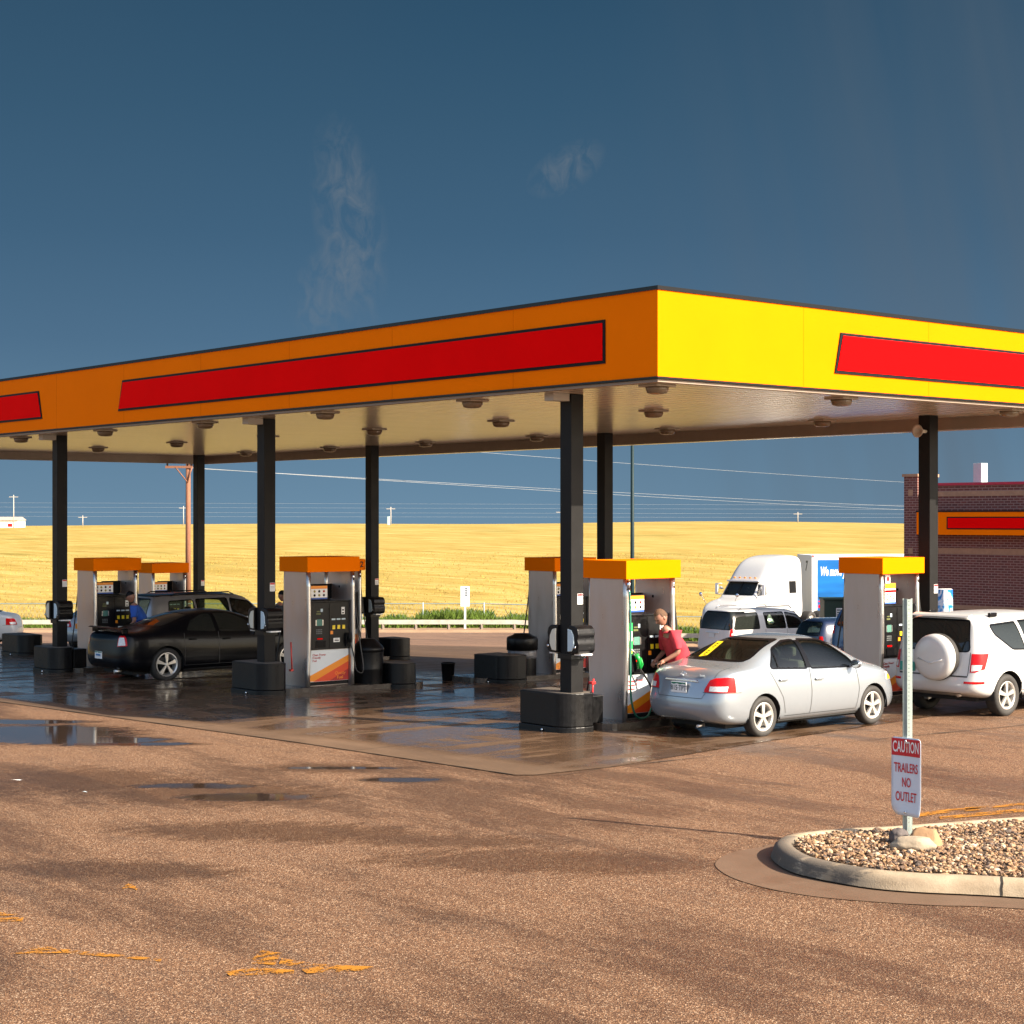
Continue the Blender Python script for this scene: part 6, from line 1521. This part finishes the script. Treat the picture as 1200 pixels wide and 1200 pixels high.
q = at(220.5, 90); q.z = fz(*XY2UD(q.x, q.y)); t = thing('utility_pole', 'reddish wooden utility pole with a crossarm left of the rear column', 'utility pole', q, LAT)
zp = H+(HY-546)/F*90-q.z
b = BM(); tube(b, [(0, 0, 0), (0, 0, zp+.5)], .15, 12, taper=.12); link('pole', b, M['wood'], t)
b = BM(); box(b, -1.15, .25, -.16, -.06, zp-.12, zp+.0); link('crossarm', b, M['wood'], t); b = BM(); tube(b, [(-.62, -.15, zp-.08), (0, -.15, zp-.85)], .03, 6); tube(b, [(.22, -.15, zp-.08), (0, -.15, zp-.85)], .03, 6); link('brace', b, M['wood'], t)
for dx in (-1.05, .0, .2): b = BM(); lathe(b, [(.03, zp), (.06, zp+.04), (.04, zp+.1), (.07, zp+.14), (.0001, zp+.2)], 10, 'Z', (dx, -.1, 0)); link('insulator', b, M['black_gloss'], t)
def wire(p0, p1, r, label, sag=0, grp='overhead power lines'):
    n = 16; b = BM(); pts = [p0.lerp(p1, k/n)-Vector((0, 0, sag*4*(k/n)*(1-k/n))) for k in range(n+1)]; tube(b, pts, r, 5, cap=False)
    o = link('power_line', b, M['wire'], None); o['group'] = grp; o['category'] = 'power line'; o['label'] = label
def wp(px, py, D): a = (px-CX)/F*D; return Vector((*UD2XY(a, D), H-(py-HY)/F*D))
wire(wp(196, 547, 90), wp(1300, 600, 330), .012, 'upper of the close pair of wires running right from the wooden pole', .5)
wire(wp(222, 548, 90), wp(1300, 602.5, 330), .012, 'lower of the close pair of wires running right from the wooden pole', .7)
wire(wp(224, 503, 90), wp(1300, 577, 240), .010, 'single highest wire passing just under the canopy edge', .4)
for k, (ya, yb) in enumerate(((589, 593), (594, 598), (600, 603), (605, 607))):
    wire(wp(-60, ya, 390), wp(1400, yb, 430), .014, ('faint distant wire, topmost of four above the field', 'faint distant wire, second from top above the field', 'faint distant wire, third from top above the field', 'faint distant wire just above the field crest')[k], .0, 'distant power lines')
for px, y0, D, lab in ((16, 580, 385, 'thin pale utility pole beside the white farm building'), (97, 604, 400, 'tiny pale utility pole on the horizon right of the leftmost column'), (215, 593, 390, 'thin distant pole on the horizon just left of the big wooden pole'), (458, 594, 395, 'thin distant pole on the horizon right of the rear column'), (657, 598, 400, 'thin distant pole just left of the nearest column'), (935, 600, 400, 'thin distant pole on the horizon above the white truck')):
    u = (px-CX)/F*D; x, y = UD2XY(u, D); z = fz(u, D); h = H-(y0-HY)/F*D-z; b = BM(); tube(b, [(0, 0, -.3), (0, 0, h)], .11, 6, taper=.08); t = thing('distant_pole', lab, 'utility pole', (x, y, z), LAT, 'distant poles on the horizon')
    link('pole', b, mat('bleached_pole', (.42, .38, .33), .8), t); b = BM(); box(b, -1.0, 1.0, -.05, .05, h-.5, h-.38); link('crossarm', b, bpy.data.materials['bleached_pole'], t)
u = (9-CX)/F*392; x, y = UD2XY(u, 392); t = thing('farm_building', 'small low white farm building on the horizon at far left', 'building', (x, y, fz(u, 392)-.2), LAT)
b = BM(); box(b, -9.5, 3.1, -3, 3, 0, 1.9); link('wall', b, M['white'], t); b = BM(); prism(b, [(-3.3, 1.85), (3.3, 1.85), (0, 2.6)], -9.7, 3.3, 'X'); link('roof', b, mat('weathered_roof', (.40, .33, .27), .8), t)
b = BM(); box(b, .9, 1.9, -3.03, -3.001, .4, 1.1); link('window', b, M['darkred'], t)
u = (458-CX)/F*393; x, y = UD2XY(u-.3, 393); b = BM(); box(b, -.5, .1, -.4, .4, -.3, 1.9, .05); tg_ = link('farm_tank', b, M['hvac']); tg_.location = (x, y, fz(u, 393)); tg_.rotation_euler = (0, 0, LAT); tag(tg_, 'tiny pale tank at the foot of a distant horizon pole', 'tank')
# ------------------------------------------------------------ worn yellow paint on the lot
def paint_mat():
    s = NT('worn_yellow_paint'); n1 = s.noise(60, 4, .7); n2 = s.noise(5, 4, .6, s.map((.8, 2.2, 1), -LAT)); a = s.sm(s.m('ADD', s.m('MULTIPLY', n1, .6), s.m('MULTIPLY', n2, .7)), .60, .70)
    s.p.inputs['Base Color'].default_value = (.40, .16, .01, 1); s.p.inputs['Roughness'].default_value = .7
    col = s.mix(s.noise(20, 3), (.42, .17, .006), (.28, .11, .008)); s.L(col, s.p.inputs['Base Color']); s.L(a, s.p.inputs['Alpha']); return s.mt
M['lotpaint'] = paint_mat()
def paint(polys):
    b = BM()
    for pl in polys: b.faces.new([b.verts.new((*W2(x, y), zg(*W2(x, y))+.008)) for x, y in pl])
    bmesh.ops.recalc_face_normals(b, faces=b.faces)
    for f in b.faces:
        if f.normal.z < 0: f.normal_flip()
    return b
for nm, pls in (('yellow_marking', [[(12, 1119), (46, 1109), (62, 1111), (74, 1118)], [(70, 1113), (74, 1118), (188, 1128), (190, 1125)]]), ('yellow_marking', [[(262, 1140), (300, 1135), (345, 1138), (344, 1142), (270, 1145)], [(352, 1137), (374, 1131), (438, 1134), (434, 1138), (360, 1142)], [(290, 1130), (306, 1115), (330, 1118), (322, 1132)], [(330, 1124), (372, 1131), (368, 1135), (326, 1132)]]),
                ('yellow_marking', [[(-6, 1070), (20, 1071), (22, 1074), (-6, 1074)], [(-6, 1077), (28, 1076), (26, 1081), (-6, 1081)]]), ('yellow_marking', [[(140, 1044), (150, 1036), (154, 1037), (162, 1042), (160, 1044), (150, 1041)]]),
                ('yellow_marking', [[(1072, 954), (1110, 949), (1150, 947), (1150, 950), (1112, 953), (1076, 958)], [(1130, 947), (1205, 941), (1205, 944), (1132, 950)], [(1100, 958), (1205, 947), (1205, 952), (1102, 961)]])):
    tag(link(nm, paint(pls), M['lotpaint']), kind='structure')
# small litter on the ground
random.seed(11)
for k, (px, py, m_, lab, nm) in enumerate(((18, 917, 'white', 'thin white scrap lying on the damp asphalt at far left', 'paper_scrap'), (100, 931, 'paleblue', 'pale green scrap on the damp asphalt left of centre', 'paper_scrap'), (553, 857, 'stone_grey', 'dry brown leaf on the wet apron in front of the nearest planter', 'dry_leaf'))):
    q = G(px, py); b = BM(); n = 7; w = (.10 if k == 0 else .035); d = .018
    vs = [b.verts.new((w*math.cos(2*math.pi*i/n)*random.uniform(.8, 1.1), d*math.sin(2*math.pi*i/n)*random.uniform(.8, 1.2), random.uniform(.004, .016))) for i in range(n)]; b.faces.new(vs)
    r_ = bmesh.ops.solidify(b, geom=list(b.faces), thickness=.002)
    o = link(nm, b, M[m_]); o.location = q+Vector((0, 0, .022)); o.rotation_euler = (0, 0, LAT); tag(o, lab, 'litter')
# ------------------------------------------------------------ people
def skin_mesh(verts, edges, rad, levels=2):
    me = bpy.data.meshes.new('sk'); me.from_pydata([tuple(v) for v in verts], edges, []); o = bpy.data.objects.new('sk', me); COL.objects.link(o)
    md = o.modifiers.new('k', 'SKIN'); md.use_smooth_shade = True; d = me.skin_vertices[0].data
    for i, r in enumerate(rad): d[i].radius = r if isinstance(r, tuple) else (r, r)
    d[0].use_root = True
    sb_ = o.modifiers.new('s', 'SUBSURF'); sb_.levels = levels; sb_.render_levels = levels
    dg = bpy.context.evaluated_depsgraph_get(); dg.update(); m2 = bpy.data.meshes.new_from_object(o.evaluated_get(dg)); bpy.data.objects.remove(o)
    b = BM(); b.from_mesh(m2); bpy.data.meshes.remove(m2); bmesh.ops.recalc_face_normals(b, faces=b.faces)
    for f in b.faces: f.smooth = True
    return b
def head_mesh(b, c, s_=1.0, pitch=0., yaw=0.):
    """skull, brow, nose, lips, chin and ears about the centre c, facing +x"""
    h = BM(); bmesh.ops.create_uvsphere(h, u_segments=40, v_segments=30, radius=1)
    for v in h.verts:
        x, y, z = v.co
        w = .075*(1-.30*sstep(.1, -1, z)); dx = .098 if x > 0 else .100
        X = x*dx*(1-.12*sstep(-.2, -1, z) if x > 0 else 1-.45*sstep(-.2, -1, z)); Y = y*w; Z = z*.125
        if x > .3:
            X += .026*math.exp(-((y/.13)**2))*math.exp(-(((z+.12)/.16)**2))      # nose
            X += .008*math.exp(-((z-.22)/.10)**2)*math.exp(-(y/.5)**2)           # brow
            X -= .010*math.exp(-(((abs(y)-.32)/.14)**2))*math.exp(-(((z-.06)/.09)**2))  # eye sockets
            X += .008*math.exp(-((y/.25)**2))*math.exp(-(((z+.47)/.07)**2))      # lips
            X += .012*math.exp(-((y/.3)**2))*math.exp(-(((z+.80)/.15)**2))       # chin
        v.co = Vector((X, Y, Z))
    for s__ in (-1, 1):
        e = bmesh.ops.create_uvsphere(h, u_segments=10, v_segments=8, radius=1)
        for v in e['verts']: v.co = Vector((v.co.x*.020-.008, v.co.y*.010+s__*.076, v.co.z*.032-.008))
    m_ = Matrix.Translation(c) @ Matrix.Rotation(yaw, 4, 'Z') @ Matrix.Rotation(pitch, 4, 'Y') @ Matrix.Scale(s_, 4)
    bmesh.ops.transform(h, matrix=m_, verts=h.verts); me = bpy.data.meshes.new('h'); h.to_mesh(me); h.free(); b.from_mesh(me); bpy.data.meshes.remove(me); return m_
def person(label, loc, rz, shirt, arms, cap=None, lean=.06, pitch=.3, yaw=0, hairm='hair', sleeve=.55, hs=1.0):
    t = thing('person', label, 'person', loc, rz)
    pelvis = Vector((0, 0, .95)); waist = Vector((.01, 0, 1.08)); chest = Vector((.03+lean*.5, 0, 1.30)); neck0 = Vector((.03+lean, 0, 1.47)); neck1 = Vector((.05+lean*1.3, 0, 1.56))
    V = [pelvis, waist, chest, neck0, neck1]; E_ = [(0, 1), (1, 2), (2, 3), (3, 4)]; Rr = [(.15, .125), (.145, .12), (.17, .125), (.085, .085), (.070, .072)]
    legs = {}
    for s_ in (-1, 1):
        hip = Vector((0, s_*.10, .88)); knee = Vector((.03, s_*.12, .48)); ank = Vector((-.02, s_*.13, .09)); toe = Vector((.15, s_*.15, .045))
        k = len(V); V += [hip, knee, ank, toe]; E_ += [(0, k), (k, k+1), (k+1, k+2), (k+2, k+3)]; Rr += [.105, .062, .042, .038]; legs[s_] = (hip, knee, ank, toe)
    armv = {}
    for s_ in (-1, 1):
        sh = Vector((.03+lean*.8, s_*.185, 1.42)); el, wr = arms[s_]; el = Vector(el); wr = Vector(wr); d = (wr-el).normalized()
        k = len(V); V += [sh, el, wr, wr+d*.05]; E_ += [(2, k), (k, k+1), (k+1, k+2), (k+2, k+3)]; Rr += [.062, .045, .030, (.040, .022)]; armv[s_] = (sh, el, wr, d)
    b = skin_mesh(V, E_, Rr)
    for s_ in (-1, 1):                                # palm and five curled fingers
        sh, el, wr, d = armv[s_]; side_ = Vector((-d.y, d.x, 0)).normalized() if abs(d.z) < .95 else Vector((0, 1, 0)); dn = d.cross(side_)
        if dn.z > 0: dn = -dn
        pal = wr+d*.08
        for q_ in range(4):
            base = wr+d*.075+side_*(.028-.019*q_); L0 = (.042, .048, .045, .036)[q_]
            tube(b, [base, base+d*L0*.8, base+d*L0*1.3+dn*L0*.5, base+d*L0*1.25+dn*L0*1.1], .0085, 6)
        tube(b, [wr+d*.03+side_*.03, wr+d*.06+side_*.055+dn*.01, wr+d*.09+side_*.055+dn*.03], .010, 6)
        tube(b, [wr, pal], .032, 8)
    hm = head_mesh(b, neck1+Vector((.035, 0, .135)), hs, pitch, yaw)
    body = link('body', b, M['skin'], t)
    # clothing
    V = [pelvis+Vector((0, 0, -.05)), pelvis+Vector((0, 0, .06)), waist+Vector((0, 0, .03)), chest, neck0+Vector((0, 0, -.025))]; E_ = [(0, 1), (1, 2), (2, 3), (3, 4)]; Rr = [(.205, .18), (.20, .172), (.20, .17), (.225, .178), (.10, .10)]
    for s_ in (-1, 1):
        sh, el, wr, d = armv[s_]; k = len(V); V += [sh+Vector((0, 0, .005)), sh.lerp(el, sleeve), sh.lerp(el, sleeve+.15)]; E_ += [(3, k), (k, k+1), (k+1, k+2)]; Rr += [.090, .082, .084]
    sb2 = skin_mesh(V, E_, Rr, 3)
    for v in sb2.verts: v.co += Vector((noise.noise(v.co*9), noise.noise(v.co*9+Vector((5, 0, 0))), 0))*.010+Vector((noise.noise(v.co*22+Vector((3, 3, 0))), 0, 0))*.004
    so_ = link('shirt', sb2, M[shirt], t, smooth=True)
    b = BM(); tube(b, [Vector((.03+lean, 0, 1.475))+Vector((.075*math.cos(a), .078*math.sin(a), .012*math.cos(a)*-1.5)) for a in [R(20*k) for k in range(19)]], .016, 8); link('collar', b, M[shirt], so_)
    V = [pelvis+Vector((0, 0, .02)), pelvis+Vector((0, 0, -.03))]; E_ = [(0, 1)]; Rr = [(.158, .135), (.165, .14)]
    for s_ in (-1, 1): hip, knee, ank, toe = legs[s_]; k = len(V); V += [hip, knee, ank+Vector((0, 0, .02))]; E_ += [(1, k), (k, k+1), (k+1, k+2)]; Rr += [.118, .082, .068]
    link('trousers', skin_mesh(V, E_, Rr), M['darkcloth'], t, smooth=True)
    for s_ in (-1, 1):
        hip, knee, ank, toe = legs[s_]; b = BM(); bmesh.ops.create_uvsphere(b, u_segments=14, v_segments=10, radius=1)
        for v in b.verts: v.co = Vector((v.co.x*.145+.05, v.co.y*.052+s_*.14, max(.0, v.co.z*.06+.05)))
        link('shoe', b, M['black'], t, smooth=True)
    h = BM(); bmesh.ops.create_uvsphere(h, u_segments=36, v_segments=26, radius=1)
    dead = []
    for v in h.verts:
        x, y, z = v.co; v.co = Vector((x*(.100 if x > 0 else .107)-.002, y*.0815, z*.134+.001))+Vector((0, 0, .004))
        lim = -.15 if x < -.15 else (.05 if x < .25 else .52)
        if cap: lim = .22
        if z < lim: dead.append(v)
        elif not cap: v.co *= 1+.02*noise.noise(v.co*60)
    bmesh.ops.delete(h, geom=dead, context='VERTS')
    if cap: box(h, .05, .175, -.062, .062, .028, .042, .006)
    bmesh.ops.transform(h, matrix=hm, verts=h.verts); link('cap' if cap else 'hair', h, M[cap or hairm], t, smooth=True)
    if not cap:
        b = BM()
        for s_ in (-1, 1): e = bmesh.ops.create_uvsphere(b, u_segments=8, v_segments=6, radius=.011, matrix=hm @ Matrix.Translation((.083, s_*.030, .008)))
        link('eyes', b, M['black'], t, smooth=True)
    return t
# man in pink polo at the nearest pump, facing the pump, head bowed
person('man in a coral pink polo filling up at the pump behind the silver sedan', (19.70, 19.13, zg(19.8, 19.1)+.0), R(165), 'pink',
       {1: ((.16, .24, 1.16), (.36, .14, 1.03)), -1: ((.10, -.30, 1.14), (.30, -.20, 1.02))}, None, .19, .62, R(4), hs=1.06, sleeve=.72)
person('man in a blue shirt and black cap at the pump behind the black sedan', (19.35, 35.75, zg(19.3, 35.7)), R(140), 'bluecloth', {1: ((.10, .28, 1.14), (.26, .14, 1.02)), -1: ((.08, -.28, 1.14), (.24, -.16, 1.0))}, 'black', .12, .30)
person('dark dressed person in a black cap behind the column at the black sedan\'s nose', (22.45, 34.95, zg(22.4, 34.9)), R(-60), 'darkcloth', {1: ((.04, .28, 1.16), (.16, .26, .95)), -1: ((.04, -.28, 1.16), (.16, -.26, .95))}, 'black', .05, .1)
